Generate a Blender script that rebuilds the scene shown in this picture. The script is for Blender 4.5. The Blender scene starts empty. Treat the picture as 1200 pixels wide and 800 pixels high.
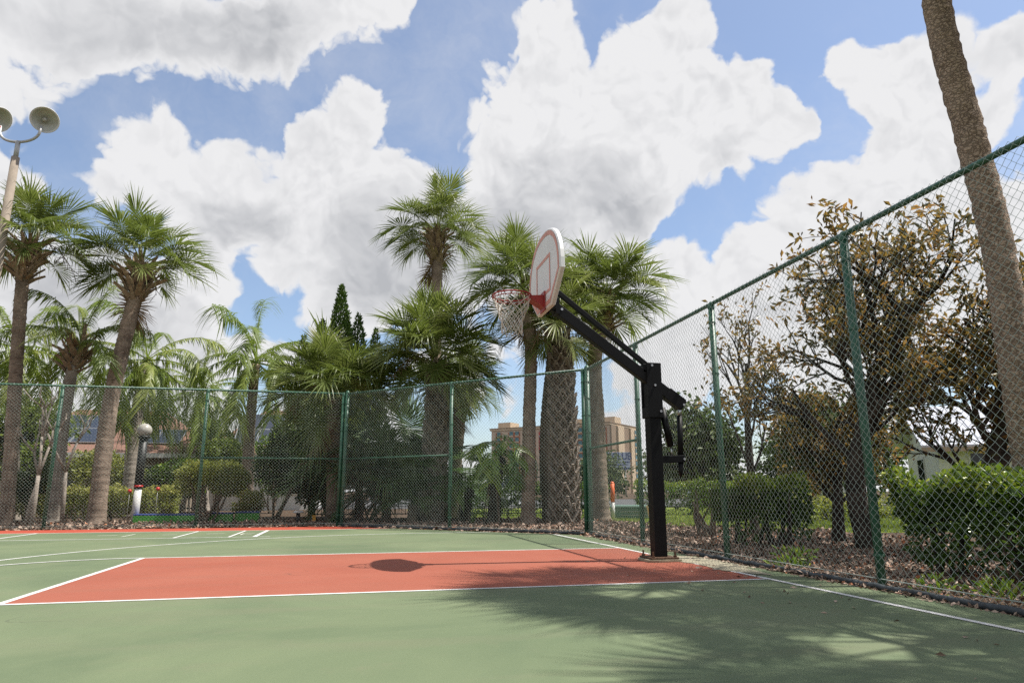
import bpy, math, random
import numpy as np
from mathutils import Vector, Matrix

R = math.radians
C = bpy.context.scene.collection
scene = bpy.context.scene

# ------------------------------------------------------------------ camera
CAM_H = 0.779
cam_d = bpy.data.cameras.new('camera')
cam = bpy.data.objects.new('camera', cam_d)
C.objects.link(cam)
cam_d.sensor_width = 36.0
cam_d.lens = 36.0 * 796.9 / 1200.0
cam_d.clip_start = 0.05
cam_d.clip_end = 3000.0
cam.location = (0, 0, CAM_H)
cam.rotation_mode = 'XYZ'
cam.matrix_world = (Matrix.Translation((0, 0, CAM_H)) @ Matrix.Rotation(-0.2288, 4, 'Z')
                    @ Matrix.Rotation(R(90) + 0.21693, 4, 'X') @ Matrix.Rotation(-0.00168, 4, 'Z'))
scene.camera = cam

# ------------------------------------------------------------------ sun, exposure
SUN = Vector((0.495, -0.08, 1.0)).normalized()
sun_d = bpy.data.lights.new('sun', 'SUN')
sun_d.energy = 5.0
sun_d.angle = R(0.53)
sun_d.color = (1.0, 0.955, 0.88)
sun = bpy.data.objects.new('sun', sun_d)
C.objects.link(sun)
sun.location = (20, -4, 40)
sun.rotation_euler = (-SUN).to_track_quat('-Z', 'Y').to_euler()
vs = scene.view_settings
vs.view_transform = 'Standard'
vs.look = 'None'
vs.exposure = 0.46
vs.gamma = 1.0
vs.use_curve_mapping = False
scene.cycles.use_denoising = False
scene.cycles.max_bounces = 7
scene.cycles.diffuse_bounces = 3
scene.cycles.glossy_bounces = 3
scene.cycles.transmission_bounces = 4
scene.cycles.caustics_reflective = False
scene.cycles.caustics_refractive = False

# ------------------------------------------------------------------ sky: blue Nishita air with cumulus
# each cloud lobe: direction (x, y, z) on the sky sphere and its angular radius
WHITE=[(-0.324,0.780,0.536,0.059), (-0.257,0.801,0.540,0.067), (-0.183,0.815,0.550,0.064), (-0.113,0.812,0.572,0.066), (-0.040,0.793,0.608,0.055),
(-0.385,0.766,0.515,0.043), (0.012,0.780,0.626,0.039), (-0.271,0.862,0.429,0.053), (-0.299,0.877,0.376,0.048), (-0.215,0.894,0.393,0.069),
(-0.143,0.908,0.394,0.067), (-0.079,0.882,0.464,0.044), (-0.008,0.862,0.507,0.052), (-0.032,0.908,0.419,0.089), (0.039,0.912,0.409,0.060),
(-0.086,0.936,0.343,0.071), (-0.204,0.924,0.322,0.051), (0.033,0.951,0.307,0.098), (-0.024,0.969,0.245,0.061), (0.066,0.933,0.355,0.074),
(-0.396,0.848,0.352,0.035), (-0.365,0.902,0.230,0.073), (-0.288,0.927,0.241,0.060), (-0.239,0.952,0.193,0.062), (-0.393,0.906,0.155,0.061),
(-0.329,0.930,0.162,0.064), (-0.207,0.939,0.273,0.045), (0.225,0.763,0.606,0.057), (0.213,0.811,0.545,0.070), (0.201,0.861,0.467,0.085),
(0.283,0.797,0.534,0.088), (0.369,0.734,0.570,0.062), (0.375,0.782,0.498,0.094), (0.394,0.707,0.587,0.044), (0.460,0.724,0.514,0.057),
(0.492,0.695,0.525,0.033), (0.515,0.718,0.468,0.056), (0.538,0.696,0.476,0.031), (0.322,0.847,0.422,0.085), (0.232,0.885,0.403,0.074),
(0.475,0.761,0.442,0.052), (0.389,0.822,0.417,0.054), (0.163,0.919,0.358,0.099), (0.261,0.901,0.346,0.074), (0.339,0.862,0.377,0.061),
(0.217,0.929,0.300,0.075), (0.423,0.850,0.315,0.049), (0.446,0.845,0.296,0.036), (0.383,0.883,0.272,0.068),
(0.643,0.582,0.497,0.055), (0.614,0.617,0.492,0.052), (0.574,0.639,0.513,0.030), (0.636,0.636,0.437,0.058), (0.613,0.692,0.381,0.064),
(0.574,0.738,0.355,0.055), (0.672,0.612,0.417,0.057), (0.705,0.559,0.436,0.034), (0.694,0.531,0.486,0.034), (0.541,0.780,0.313,0.056),
(0.507,0.815,0.279,0.054), (0.626,0.720,0.299,0.089), (0.691,0.647,0.323,0.084), (0.737,0.582,0.344,0.045), (0.668,0.704,0.240,0.087),
(0.575,0.784,0.232,0.070), (0.409,0.888,0.211,0.074), (0.494,0.850,0.182,0.072), (0.732,0.642,0.226,0.083)]
GREY=[(-0.113, 0.812, 0.572, 0.093), (-0.316, 0.786, 0.530, 0.080), (-0.204, 0.919, 0.338, 0.068), (-0.366, 0.888, 0.279, 0.083), (0.637, 0.724,
0.266, 0.100), (0.488, 0.762, 0.425, 0.052), (-0.192,0.803,0.564,0.127), (0.255,0.877,0.408,0.104), (0.370,0.840,0.397,0.067),
(0.080,0.940,0.332,0.111), (-0.026,0.956,0.291,0.091), (-0.305,0.930,0.207,0.119), (0.177,0.925,0.335,0.100), (-0.142,0.919,0.368,0.058)]


def make_world():
    w = bpy.data.worlds.new('World')
    scene.world = w
    w.use_nodes = True
    nt = w.node_tree
    nt.nodes.clear()
    N, L = nt.nodes.new, nt.links.new

    def math_(op, a, b=None, c=None, clamp=False):
        n = N('ShaderNodeMath')
        n.operation = op
        n.use_clamp = clamp
        for i, v in enumerate((a, b, c)):
            if v is None:
                continue
            if isinstance(v, (int, float)):
                n.inputs[i].default_value = v
            else:
                L(v, n.inputs[i])
        return n.outputs[0]

    def vmath(op, a, b=None, scale=None):
        n = N('ShaderNodeVectorMath')
        n.operation = op
        for i, v in enumerate((a, b)):
            if v is None:
                continue
            if isinstance(v, tuple):
                n.inputs[i].default_value = v
            else:
                L(v, n.inputs[i])
        if scale is not None:
            n.inputs['Scale'].default_value = scale
        return n.outputs[1] if op in ('DISTANCE', 'DOT_PRODUCT', 'LENGTH') else n.outputs[0]

    def noise(vec, scale, detail=6, rough=0.55, out=0, lac=2.0):
        n = N('ShaderNodeTexNoise')
        n.inputs['Scale'].default_value = scale
        n.inputs['Detail'].default_value = detail
        n.inputs['Roughness'].default_value = rough
        n.inputs['Lacunarity'].default_value = lac
        L(vec, n.inputs['Vector'])
        return n.outputs[out]

    def ramp(v, a, b, lo=0.0, hi=1.0):
        n = N('ShaderNodeMapRange')
        n.interpolation_type = 'SMOOTHSTEP'
        L(v, n.inputs['Value'])
        n.inputs['From Min'].default_value = a
        n.inputs['From Max'].default_value = b
        n.inputs['To Min'].default_value = lo
        n.inputs['To Max'].default_value = hi
        return n.outputs[0]

    tc = N('ShaderNodeTexCoord')
    v = tc.outputs['Generated']
    v = vmath('NORMALIZE', v)
    # warp the direction so that the lobes get billowing outlines
    w1 = vmath('SUBTRACT', noise(v, 7.0, 2, 0.5, 1), (0.5, 0.5, 0.5))
    w2 = vmath('SUBTRACT', noise(v, 26.0, 4, 0.6, 1), (0.5, 0.5, 0.5))
    vw = vmath('ADD', v, vmath('SCALE', w1, scale=0.09))
    vw = vmath('ADD', vw, vmath('SCALE', w2, scale=0.022))

    def blobs(vec, lst, grow):
        acc = None
        for (x, y, z, r) in lst:
            d = vmath('DISTANCE', vec, (x, y, z))
            n = N('ShaderNodeMapRange')
            n.interpolation_type = 'SMOOTHSTEP'
            L(d, n.inputs['Value'])
            n.inputs['From Min'].default_value = 0.0
            n.inputs['From Max'].default_value = r * grow
            n.inputs['To Min'].default_value = 1.0
            n.inputs['To Max'].default_value = 0.0
            acc = n.outputs[0] if acc is None else math_('ADD', acc, n.outputs[0])
        return acc

    D = blobs(vw, WHITE, 1.36)
    # beyond the mapped lobes unseen cumulus goes on, thickened for more ambient light
    sx = N('ShaderNodeSeparateXYZ')
    L(v, sx.inputs[0])
    ahead = vmath('DOT_PRODUCT', v, (0.2214, 0.951, 0.2152))
    far = ramp(ahead, 0.72, 0.83, 1.0, 0.0)
    cover = noise(vw, 2.6, 3, 0.5)
    gen = math_('MULTIPLY', ramp(cover, 0.43, 0.60, 0.0, 1.6), far)
    # low haze of cloud near the horizon
    low = ramp(sx.outputs[2], 0.04, 0.40, 1.0, 0.0)
    gen2 = math_('MULTIPLY', ramp(noise(vw, 6.0, 3, 0.5), 0.38, 0.60, 0.0, 1.1), low)
    D = math_('ADD', D, math_('ADD', gen, gen2))
    def billow(vec, scales):
        acc = None
        for sc_, am in scales:
            k = math_('ABSOLUTE', math_('SUBTRACT', noise(vec, sc_, 1.0, 0.5), 0.5))
            k = math_('MULTIPLY', k, am)
            acc = k if acc is None else math_('ADD', acc, k)
        return acc
    OCT = [(9.0, 2.2), (21.0, 1.3), (47.0, 0.75)]
    fb = math_('ADD', billow(vw, OCT), math_('MULTIPLY', noise(vw, 30.0, 6, 0.65), 0.45))
    fb_sun = math_('ADD', billow(vmath('ADD', vw, tuple(0.014 * c for c in SUN)), OCT), math_('MULTIPLY', noise(vw, 30.0, 6, 0.65), 0.45))
    fb_sun2 = noise(vmath('ADD', vw, tuple(0.05 * c for c in SUN)), 5.0, 4, 0.55)
    fb2 = noise(vw, 5.0, 4, 0.55)
    D2 = math_('ADD', D, math_('MULTIPLY', math_('SUBTRACT', fb, 0.52), ramp(D, 0.0, 0.35, 0.35, 1.0)))
    mask = ramp(D2, 0.17, 0.52)
    wisp = math_('MULTIPLY', ramp(noise(vw, 3.0, 7, 0.66), 0.40, 0.85), 0.40)
    wisp = math_('ADD', wisp, 0.08)
    mask = math_('MAXIMUM', mask, wisp)

    G = ramp(blobs(vw, GREY, 1.55), 0.0, 1.7)
    puff = noise(vw, 12.0, 6, 0.55)
    thick = ramp(D2, 0.7, 2.2)
    grey = math_('ADD', math_('MULTIPLY', G, 0.78), math_('MULTIPLY', math_('MULTIPLY', thick, far), 0.6))
    grey = math_('MULTIPLY', grey, ramp(D2, 0.35, 1.0))
    grey = math_('ADD', grey, math_('MULTIPLY', math_('MULTIPLY', ramp(puff, 0.40, 0.66, 1.0, 0.0), thick), 0.14))
    # relief: a billow is darker where more cloud stands between it and the sun
    rel = math_('MULTIPLY', math_('SUBTRACT', fb_sun, fb), 0.72)
    rel2 = math_('MULTIPLY', math_('SUBTRACT', fb_sun2, fb2), 1.1)
    rel = math_('MULTIPLY', math_('ADD', rel, rel2), ramp(D2, 0.3, 0.8))
    grey = math_('ADD', math_('ADD', grey, rel), 0.03, clamp=True)
    mixc = N('ShaderNodeMix')
    mixc.data_type = 'RGBA'
    L(grey, mixc.inputs['Factor'])
    mixc.inputs['A'].default_value = (4.95, 4.95, 5.02, 1)
    mixc.inputs['B'].default_value = (2.85, 2.92, 3.08, 1)

    sky = N('ShaderNodeTexSky')
    sky.sky_type = 'NISHITA'
    sky.sun_disc = False
    sky.sun_elevation = math.asin(SUN.z)
    sky.sun_rotation = math.atan2(SUN.x, SUN.y)
    sky.altitude = 10
    sky.air_density = 1.0
    sky.dust_density = 1.0
    sky.ozone_density = 2.2

    mix = N('ShaderNodeMix')
    mix.data_type = 'RGBA'
    L(mask, mix.inputs['Factor'])
    L(sky.outputs[0], mix.inputs['A'])
    L(mixc.outputs['Result'], mix.inputs['B'])
    bg = N('ShaderNodeBackground')
    bg.inputs['Strength'].default_value = 0.125
    L(mix.outputs['Result'], bg.inputs['Color'])
    out = N('ShaderNodeOutputWorld')
    L(bg.outputs[0], out.inputs['Surface'])
    w.cycles.sampling_method = 'MANUAL'
    w.cycles.sample_map_resolution = 1024


make_world()

# ------------------------------------------------------------------ materials


def new_mat(name):
    m = bpy.data.materials.new(name)
    m.use_nodes = True
    nt = m.node_tree
    return m, nt, nt.nodes['Principled BSDF'], nt.nodes.new, nt.links.new


def set_ramp(node, stops):
    cr = node.color_ramp
    while len(cr.elements) > 1:
        cr.elements.remove(cr.elements[-1])
    cr.elements[0].position = stops[0][0]
    cr.elements[0].color = (*stops[0][1], 1)
    for p, c in stops[1:]:
        e = cr.elements.new(p)
        e.color = (*c, 1)


def plain(name, col, rough=0.6, metal=0.0, var=0.12, scale=6.0, bump=0.0, bscale=60.0, spec=0.5):
    """painted / cast surface with a little mottling and fine relief"""
    m, nt, b, N, L = new_mat(name)
    tc = N('ShaderNodeTexCoord')
    n = N('ShaderNodeTexNoise')
    n.inputs['Scale'].default_value = scale
    n.inputs['Detail'].default_value = 6
    n.inputs['Roughness'].default_value = 0.65
    L(tc.outputs['Object'], n.inputs['Vector'])
    r = N('ShaderNodeValToRGB')
    lo = tuple(c * (1 - var) for c in col)
    hi = tuple(min(1, c * (1 + var)) for c in col)
    set_ramp(r, [(0.3, lo), (0.7, hi)])
    L(n.outputs[0], r.inputs[0])
    L(r.outputs[0], b.inputs['Base Color'])
    b.inputs['Roughness'].default_value = rough
    b.inputs['Metallic'].default_value = metal
    b.inputs['Specular IOR Level'].default_value = spec
    if bump:
        n2 = N('ShaderNodeTexNoise')
        n2.inputs['Scale'].default_value = bscale
        n2.inputs['Detail'].default_value = 4
        L(tc.outputs['Object'], n2.inputs['Vector'])
        bp = N('ShaderNodeBump')
        bp.inputs['Strength'].default_value = bump
        bp.inputs['Distance'].default_value = 0.02
        L(n2.outputs[0], bp.inputs['Height'])
        L(bp.outputs[0], b.inputs['Normal'])
    return m


def leaf_mat(name, stops, rough=0.45, trans=0.28, tcol=(0.25, 0.4, 0.06), by='tint', spec=0.4):
    """thin leaf: colour from a per-leaf value or the frond's own random, light shining through"""
    m, nt, b, N, L = new_mat(name)
    r = N('ShaderNodeValToRGB')
    set_ramp(r, stops)
    if by == 'tint':
        a = N('ShaderNodeAttribute')
        a.attribute_name = 'tint'
        fac = a.outputs['Fac']
    else:
        oi = N('ShaderNodeObjectInfo')
        a = N('ShaderNodeAttribute')
        a.attribute_name = 'tint'
        mm = N('ShaderNodeMath')
        mm.operation = 'MULTIPLY_ADD'
        L(oi.outputs['Random'], mm.inputs[0])
        mm.inputs[1].default_value = 0.55
        ms = N('ShaderNodeMath')
        ms.operation = 'MULTIPLY'
        L(a.outputs['Fac'], ms.inputs[0])
        ms.inputs[1].default_value = 0.45
        L(ms.outputs[0], mm.inputs[2])
        fac = mm.outputs[0]
    L(fac, r.inputs[0])
    L(r.outputs[0], b.inputs['Base Color'])
    b.inputs['Roughness'].default_value = rough
    b.inputs['Specular IOR Level'].default_value = spec
    t = N('ShaderNodeBsdfTranslucent')
    mc = N('ShaderNodeMix')
    mc.data_type = 'RGBA'
    mc.inputs['Factor'].default_value = 0.5
    L(r.outputs[0], mc.inputs['A'])
    mc.inputs['B'].default_value = (*tcol, 1)
    L(mc.outputs['Result'], t.inputs['Color'])
    mx = N('ShaderNodeMixShader')
    mx.inputs[0].default_value = trans
    L(b.outputs[0], mx.inputs[1])
    L(t.outputs[0], mx.inputs[2])
    L(mx.outputs[0], nt.nodes['Material Output'].inputs['Surface'])
    return m


def tint_mat(name, stops, rough=0.8):
    m, nt, b, N, L = new_mat(name)
    a = N('ShaderNodeAttribute')
    a.attribute_name = 'tint'
    r = N('ShaderNodeValToRGB')
    set_ramp(r, stops)
    L(a.outputs['Fac'], r.inputs[0])
    L(r.outputs[0], b.inputs['Base Color'])
    b.inputs['Roughness'].default_value = rough
    return m


def bark_mat(name, dark, light, ring=14.0, bump=0.6, blotch=3.0):
    m, nt, b, N, L = new_mat(name)
    tc = N('ShaderNodeTexCoord')
    mp = N('ShaderNodeMapping')
    mp.inputs['Scale'].default_value = (1, 1, 3.2)
    L(tc.outputs['Object'], mp.inputs['Vector'])
    n = N('ShaderNodeTexNoise')
    n.inputs['Scale'].default_value = ring
    n.inputs['Detail'].default_value = 7
    n.inputs['Roughness'].default_value = 0.7
    n.inputs['Distortion'].default_value = 0.6
    L(mp.outputs[0], n.inputs['Vector'])
    n2 = N('ShaderNodeTexNoise')
    n2.inputs['Scale'].default_value = blotch
    n2.inputs['Detail'].default_value = 4
    L(tc.outputs['Object'], n2.inputs['Vector'])
    ad = N('ShaderNodeMath')
    ad.operation = 'ADD'
    L(n.outputs[0], ad.inputs[0])
    sc = N('ShaderNodeMath')
    sc.operation = 'MULTIPLY_ADD'
    L(n2.outputs[0], sc.inputs[0])
    sc.inputs[1].default_value = 0.7
    sc.inputs[2].default_value = -0.35
    L(sc.outputs[0], ad.inputs[1])
    r = N('ShaderNodeValToRGB')
    set_ramp(r, [(0.32, dark), (0.68, light)])
    L(ad.outputs[0], r.inputs[0])
    L(r.outputs[0], b.inputs['Base Color'])
    b.inputs['Roughness'].default_value = 0.9
    b.inputs['Specular IOR Level'].default_value = 0.2
    bp = N('ShaderNodeBump')
    bp.inputs['Strength'].default_value = bump
    bp.inputs['Distance'].default_value = 0.04
    L(n.outputs[0], bp.inputs['Height'])
    L(bp.outputs[0], b.inputs['Normal'])
    return m


def scaly_mat(name, dark, light, scale=19.0):
    """flaking palm bark: irregular pale scales with dark gaps"""
    m, nt, b, N, L = new_mat(name)
    tc = N('ShaderNodeTexCoord')
    mp = N('ShaderNodeMapping')
    mp.inputs['Scale'].default_value = (1, 1, 1.5)
    L(tc.outputs['Object'], mp.inputs['Vector'])
    nz = N('ShaderNodeTexNoise')
    nz.inputs['Scale'].default_value = 9
    nz.inputs['Detail'].default_value = 5
    L(mp.outputs[0], nz.inputs['Vector'])
    ad = N('ShaderNodeVectorMath')
    ad.operation = 'MULTIPLY_ADD'
    L(nz.outputs[1], ad.inputs[0])
    ad.inputs[1].default_value = (.16, .16, .16)
    L(mp.outputs[0], ad.inputs[2])
    vo = N('ShaderNodeTexVoronoi')
    vo.feature = 'DISTANCE_TO_EDGE'
    vo.inputs['Scale'].default_value = scale
    L(ad.outputs[0], vo.inputs['Vector'])
    fine = N('ShaderNodeTexNoise')
    fine.inputs['Scale'].default_value = 55
    fine.inputs['Detail'].default_value = 6
    fine.inputs['Roughness'].default_value = .7
    L(mp.outputs[0], fine.inputs['Vector'])
    mr = N('ShaderNodeMapRange')
    L(vo.outputs['Distance'], mr.inputs['Value'])
    mr.inputs['From Max'].default_value = .22
    mu = N('ShaderNodeMath')
    mu.operation = 'MULTIPLY'
    L(mr.outputs[0], mu.inputs[0])
    L(fine.outputs[0], mu.inputs[1])
    big = N('ShaderNodeTexNoise')
    big.inputs['Scale'].default_value = 3
    L(tc.outputs['Object'], big.inputs['Vector'])
    m2 = N('ShaderNodeMath')
    m2.operation = 'MULTIPLY_ADD'
    L(big.outputs[0], m2.inputs[0])
    m2.inputs[1].default_value = .35
    L(mu.outputs[0], m2.inputs[2])
    r = N('ShaderNodeValToRGB')
    set_ramp(r, [(0.16, dark), (0.45, tuple((a + c) / 2 for a, c in zip(dark, light))), (0.72, light)])
    L(m2.outputs[0], r.inputs[0])
    L(r.outputs[0], b.inputs['Base Color'])
    b.inputs['Roughness'].default_value = .9
    b.inputs['Specular IOR Level'].default_value = .2
    bp = N('ShaderNodeBump')
    bp.inputs['Strength'].default_value = .6
    bp.inputs['Distance'].default_value = .025
    L(mu.outputs[0], bp.inputs['Height'])
    L(bp.outputs[0], b.inputs['Normal'])
    return m


def court_mat(name, col, dirt, worn):
    """acrylic sport coating: broad mottling, roller streaks, scuffs, grit"""
    m, nt, b, N, L = new_mat(name)
    tc = N('ShaderNodeTexCoord')
    v = tc.outputs['Object']

    def nz(scale, detail, rough, stretch=None, dist=0.0):
        n = N('ShaderNodeTexNoise')
        n.inputs['Scale'].default_value = scale
        n.inputs['Detail'].default_value = detail
        n.inputs['Roughness'].default_value = rough
        n.inputs['Distortion'].default_value = dist
        if stretch:
            mp = N('ShaderNodeMapping')
            mp.inputs['Scale'].default_value = stretch
            mp.inputs['Rotation'].default_value = (0, 0, 0.08)
            L(v, mp.inputs['Vector'])
            L(mp.outputs[0], n.inputs['Vector'])
        else:
            L(v, n.inputs['Vector'])
        return n.outputs[0]

    def rng(val, a, bb, lo, hi):
        n = N('ShaderNodeMapRange')
        L(val, n.inputs['Value'])
        for k, x in zip(('From Min', 'From Max', 'To Min', 'To Max'), (a, bb, lo, hi)):
            n.inputs[k].default_value = x
        return n.outputs[0]

    def mixc(fac, a, bb):
        n = N('ShaderNodeMix')
        n.data_type = 'RGBA'
        for s, x in (('Factor', fac), ('A', a), ('B', bb)):
            if isinstance(x, tuple):
                n.inputs[s].default_value = (*x, 1)
            else:
                L(x, n.inputs[s])
        return n.outputs['Result']

    c = mixc(rng(nz(0.55, 5, 0.6, None, 0.5), 0.36, 0.66, 0.0, 0.85), col, worn)
    c = mixc(rng(nz(1.0, 5, 0.6, (0.35, 2.4, 1)), 0.5, 0.75, 0.0, 0.55), c, dirt)
    c = mixc(rng(nz(2.3, 8, 0.75), 0.56, 0.72, 0.0, 0.5), c, dirt)
    c = mixc(rng(nz(90, 3, 0.7), 0.35, 0.7, 0.0, 0.16), c, tuple(x * 0.5 for x in col))
    # fine hairline cracks
    vo = N('ShaderNodeTexVoronoi')
    vo.feature = 'DISTANCE_TO_EDGE'
    vo.inputs['Scale'].default_value = 0.23
    wv = N('ShaderNodeVectorMath')
    wv.operation = 'ADD'
    nn = N('ShaderNodeTexNoise')
    nn.inputs['Scale'].default_value = 1.7
    nn.inputs['Detail'].default_value = 6
    L(v, nn.inputs['Vector'])
    L(v, wv.inputs[0])
    L(nn.outputs[1], wv.inputs[1])
    L(wv.outputs[0], vo.inputs['Vector'])
    ck = rng(vo.outputs['Distance'], 0.0, 0.003, 0.45, 0.0)
    gate = rng(nz(0.5, 2, 0.5), 0.56, 0.6, 0.0, 1.0)
    mu = N('ShaderNodeMath')
    mu.operation = 'MULTIPLY'
    L(ck, mu.inputs[0])
    L(gate, mu.inputs[1])
    c = mixc(mu.outputs[0], c, (0.05, 0.05, 0.04))
    L(c, b.inputs['Base Color'])
    L(rng(nz(3.0, 5, 0.6), 0.3, 0.7, 0.70, 0.92), b.inputs['Roughness'])
    b.inputs['Specular IOR Level'].default_value = 0.25
    bp = N('ShaderNodeBump')
    bp.inputs['Strength'].default_value = 0.25
    bp.inputs['Distance'].default_value = 0.004
    L(nz(220, 3, 0.6), bp.inputs['Height'])
    L(bp.outputs[0], b.inputs['Normal'])
    return m


M = {}
M['green'] = court_mat('court_green', (0.110, 0.145, 0.080), (0.165, 0.168, 0.106), (0.168, 0.202, 0.112))
M['red'] = court_mat('court_red', (0.285, 0.082, 0.050), (0.245, 0.098, 0.064), (0.320, 0.106, 0.068))
M['redstrip'] = court_mat('court_red_border', (0.36, 0.062, 0.034), (0.33, 0.075, 0.045), (0.38, 0.075, 0.042))
M['line'] = plain('court_line_paint', (0.60, 0.59, 0.57), 0.8, var=0.22, scale=9)
M['faded_line'] = plain('faded_line_paint', (0.50, 0.51, 0.42), 0.8, var=0.2, scale=20)
M['soil'] = plain('soil_and_mulch', (0.085, 0.058, 0.040), 0.95, var=0.55, scale=9, bump=1.0, bscale=25, spec=0.1)
M['sand'] = plain('dusty_worn_concrete', (0.30, 0.27, 0.19), 0.9, var=0.25, scale=9, bump=0.3, bscale=120)
M['lawn'] = plain('lawn_base', (0.15, 0.19, 0.035), 0.95, var=0.35, scale=3, bump=0.6, bscale=60, spec=0.1)
M['asphalt'] = plain('asphalt', (0.07, 0.07, 0.072), 0.9, var=0.2, scale=2)
M['grass'] = leaf_mat('grass_blades', [(0, (0.09, 0.13, 0.02)), (0.6, (0.17, 0.21, 0.035)), (1, (0.30, 0.28, 0.08))], 0.5, 0.3)
M['litter'] = tint_mat('leaf_litter', [(0, (0.03, 0.02, 0.015)), (0.25, (0.15, 0.098, 0.070)), (0.6, (0.33, 0.235, 0.175)),
                                       (0.85, (0.50, 0.38, 0.30)), (0.95, (0.40, 0.13, 0.04)), (1, (0.5, 0.42, 0.36))])
M['fence_green'] = plain('fence_green_vinyl', (0.028, 0.100, 0.060), 0.42, var=0.3, scale=9, bump=0.15, bscale=90)
M['wire'] = plain('fence_wire_vinyl', (0.36, 0.42, 0.38), 0.32, var=0.3, scale=3)
M['pipe'] = plain('edging_pipe_black', (0.040, 0.048, 0.052), 0.55, var=0.5, scale=14, bump=0.3)
M['black'] = plain('powder_coat_black', (0.0045, 0.0045, 0.0055), 0.5, var=0.3, scale=8, bump=0.08, bscale=200, spec=0.2)
M['chrome'] = plain('bare_steel', (0.55, 0.56, 0.58), 0.3, 1.0, var=0.1)
M['rust'] = plain('rusted_steel', (0.10, 0.055, 0.032), 0.8, 0.3, var=0.5, scale=30, bump=0.4)
M['board'] = plain('backboard_white', (0.72, 0.71, 0.71), 0.45, var=0.05, scale=4)
M['pink'] = plain('faded_red_paint', (0.64, 0.31, 0.255), 0.6, var=0.14, scale=12)
M['rimred'] = plain('rim_red_paint', (0.30, 0.022, 0.018), 0.45, var=0.25, scale=10)
M['net'] = plain('net_cord', (0.60, 0.56, 0.50), 0.85, var=0.15)
M['bark'] = bark_mat('palm_bark_grey', (0.075, 0.052, 0.038), (0.285, 0.225, 0.175))
M['bark_red'] = bark_mat('palm_bark_brown', (0.115, 0.084, 0.064), (0.37, 0.285, 0.222))
M['bark_pale'] = bark_mat('pale_bark', (0.16, 0.13, 0.105), (0.42, 0.37, 0.32))
M['bark_dark'] = bark_mat('dark_bark', (0.018, 0.014, 0.011), (0.085, 0.066, 0.052))
M['bark_big'] = scaly_mat('palm_bark_flaky', (0.130, 0.095, 0.070), (0.46, 0.35, 0.26))
M['boot'] = bark_mat('leaf_base_grey', (0.16, 0.130, 0.108), (0.42, 0.36, 0.305), 18)
M['boot_tan'] = bark_mat('leaf_base_tan', (0.14, 0.095, 0.062), (0.50, 0.38, 0.27), 18)
M['petiole'] = plain('palm_petiole', (0.17, 0.19, 0.055), 0.5, var=0.3)
SAB = [(0, (0.055, 0.085, 0.018)), (0.45, (0.118, 0.155, 0.036)), (0.75, (0.20, 0.228, 0.070)), (1, (0.42, 0.40, 0.22))]
M['sabal'] = leaf_mat('sabal_frond', SAB, 0.40, 0.32, (0.27, 0.35, 0.06), 'object', 0.32)
M['sabal_dark'] = leaf_mat('shade_toned_palmetto_frond', [(0, (0.035, 0.070, 0.020)), (1, (0.115, 0.18, 0.055))], 0.4, 0.28, (0.1, 0.2, 0.04), 'object')  # darker frond copy: the shade under the palms is in its colour
M['queen'] = leaf_mat('queen_frond', [(0, (0.09, 0.145, 0.022)), (0.6, (0.20, 0.26, 0.05)), (1, (0.36, 0.37, 0.12))], 0.42, 0.36, (0.36, 0.48, 0.07), 'object')
M['philo'] = leaf_mat('philodendron_leaf', [(0, (0.025, 0.065, 0.012)), (0.55, (0.12, 0.22, 0.035)), (0.85, (0.26, 0.36, 0.04)), (1, (0.38, 0.36, 0.03))], 0.32, 0.25, (0.25, 0.4, 0.04), 'object', 0.6)
M['dead'] = leaf_mat('dry_frond', [(0, (0.12, 0.07, 0.035)), (1, (0.30, 0.21, 0.12))], 0.8, 0.2, (0.3, 0.2, 0.08), 'object')
M['magnolia'] = leaf_mat('magnolia_leaf', [(0, (0.045, 0.070, 0.020)), (0.35, (0.10, 0.125, 0.035)), (0.55, (0.20, 0.15, 0.05)), (0.75, (0.36, 0.19, 0.055)), (1, (0.50, 0.31, 0.11))], 0.35, 0.45, (0.50, 0.27, 0.06), spec=0.5)
M['hedge'] = leaf_mat('hedge_leaf', [(0, (0.025, 0.055, 0.010)), (0.5, (0.075, 0.14, 0.018)), (0.8, (0.19, 0.28, 0.03)), (1, (0.34, 0.38, 0.05))], 0.35, 0.25, (0.25, 0.42, 0.04), spec=0.5)
M['shrub_lit'] = leaf_mat('sun_toned_shrub_leaf', [(0, (0.09, 0.11, 0.02)), (0.5, (0.23, 0.265, 0.05)), (1, (0.42, 0.40, 0.12))], 0.45, 0.38, (0.45, 0.5, 0.08))  # lighter leaf copy: sunlight is put into its colour
M['shrub_dark'] = leaf_mat('shade_toned_shrub_leaf', [(0, (0.020, 0.040, 0.012)), (0.7, (0.060, 0.098, 0.028)), (1, (0.19, 0.28, 0.045))], 0.45, 0.25, (0.12, 0.2, 0.03))  # darker leaf copy: the understory shade is in its colour
M['conifer'] = leaf_mat('conifer_needles', [(0, (0.03, 0.07, 0.012)), (0.6, (0.095, 0.175, 0.03)), (1, (0.2, 0.27, 0.05))], 0.6, 0.15, (0.1, 0.2, 0.03))
M['oak'] = leaf_mat('oak_leaf', [(0, (0.035, 0.055, 0.018)), (0.6, (0.095, 0.13, 0.04)), (1, (0.19, 0.22, 0.08))], 0.5, 0.22, (0.15, 0.25, 0.05))
M['broad'] = leaf_mat('bright_tree_leaf', [(0, (0.06, 0.10, 0.015)), (0.6, (0.15, 0.21, 0.03)), (1, (0.25, 0.29, 0.06))], 0.45, 0.3, (0.3, 0.4, 0.05))
M['stucco'] = plain('beige_stucco', (0.30, 0.245, 0.185), 0.9, var=0.08, scale=3, bump=0.3)
M['white_wall'] = plain('white_stucco', (0.66, 0.65, 0.63), 0.85, var=0.06, scale=3, bump=0.2)
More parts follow.
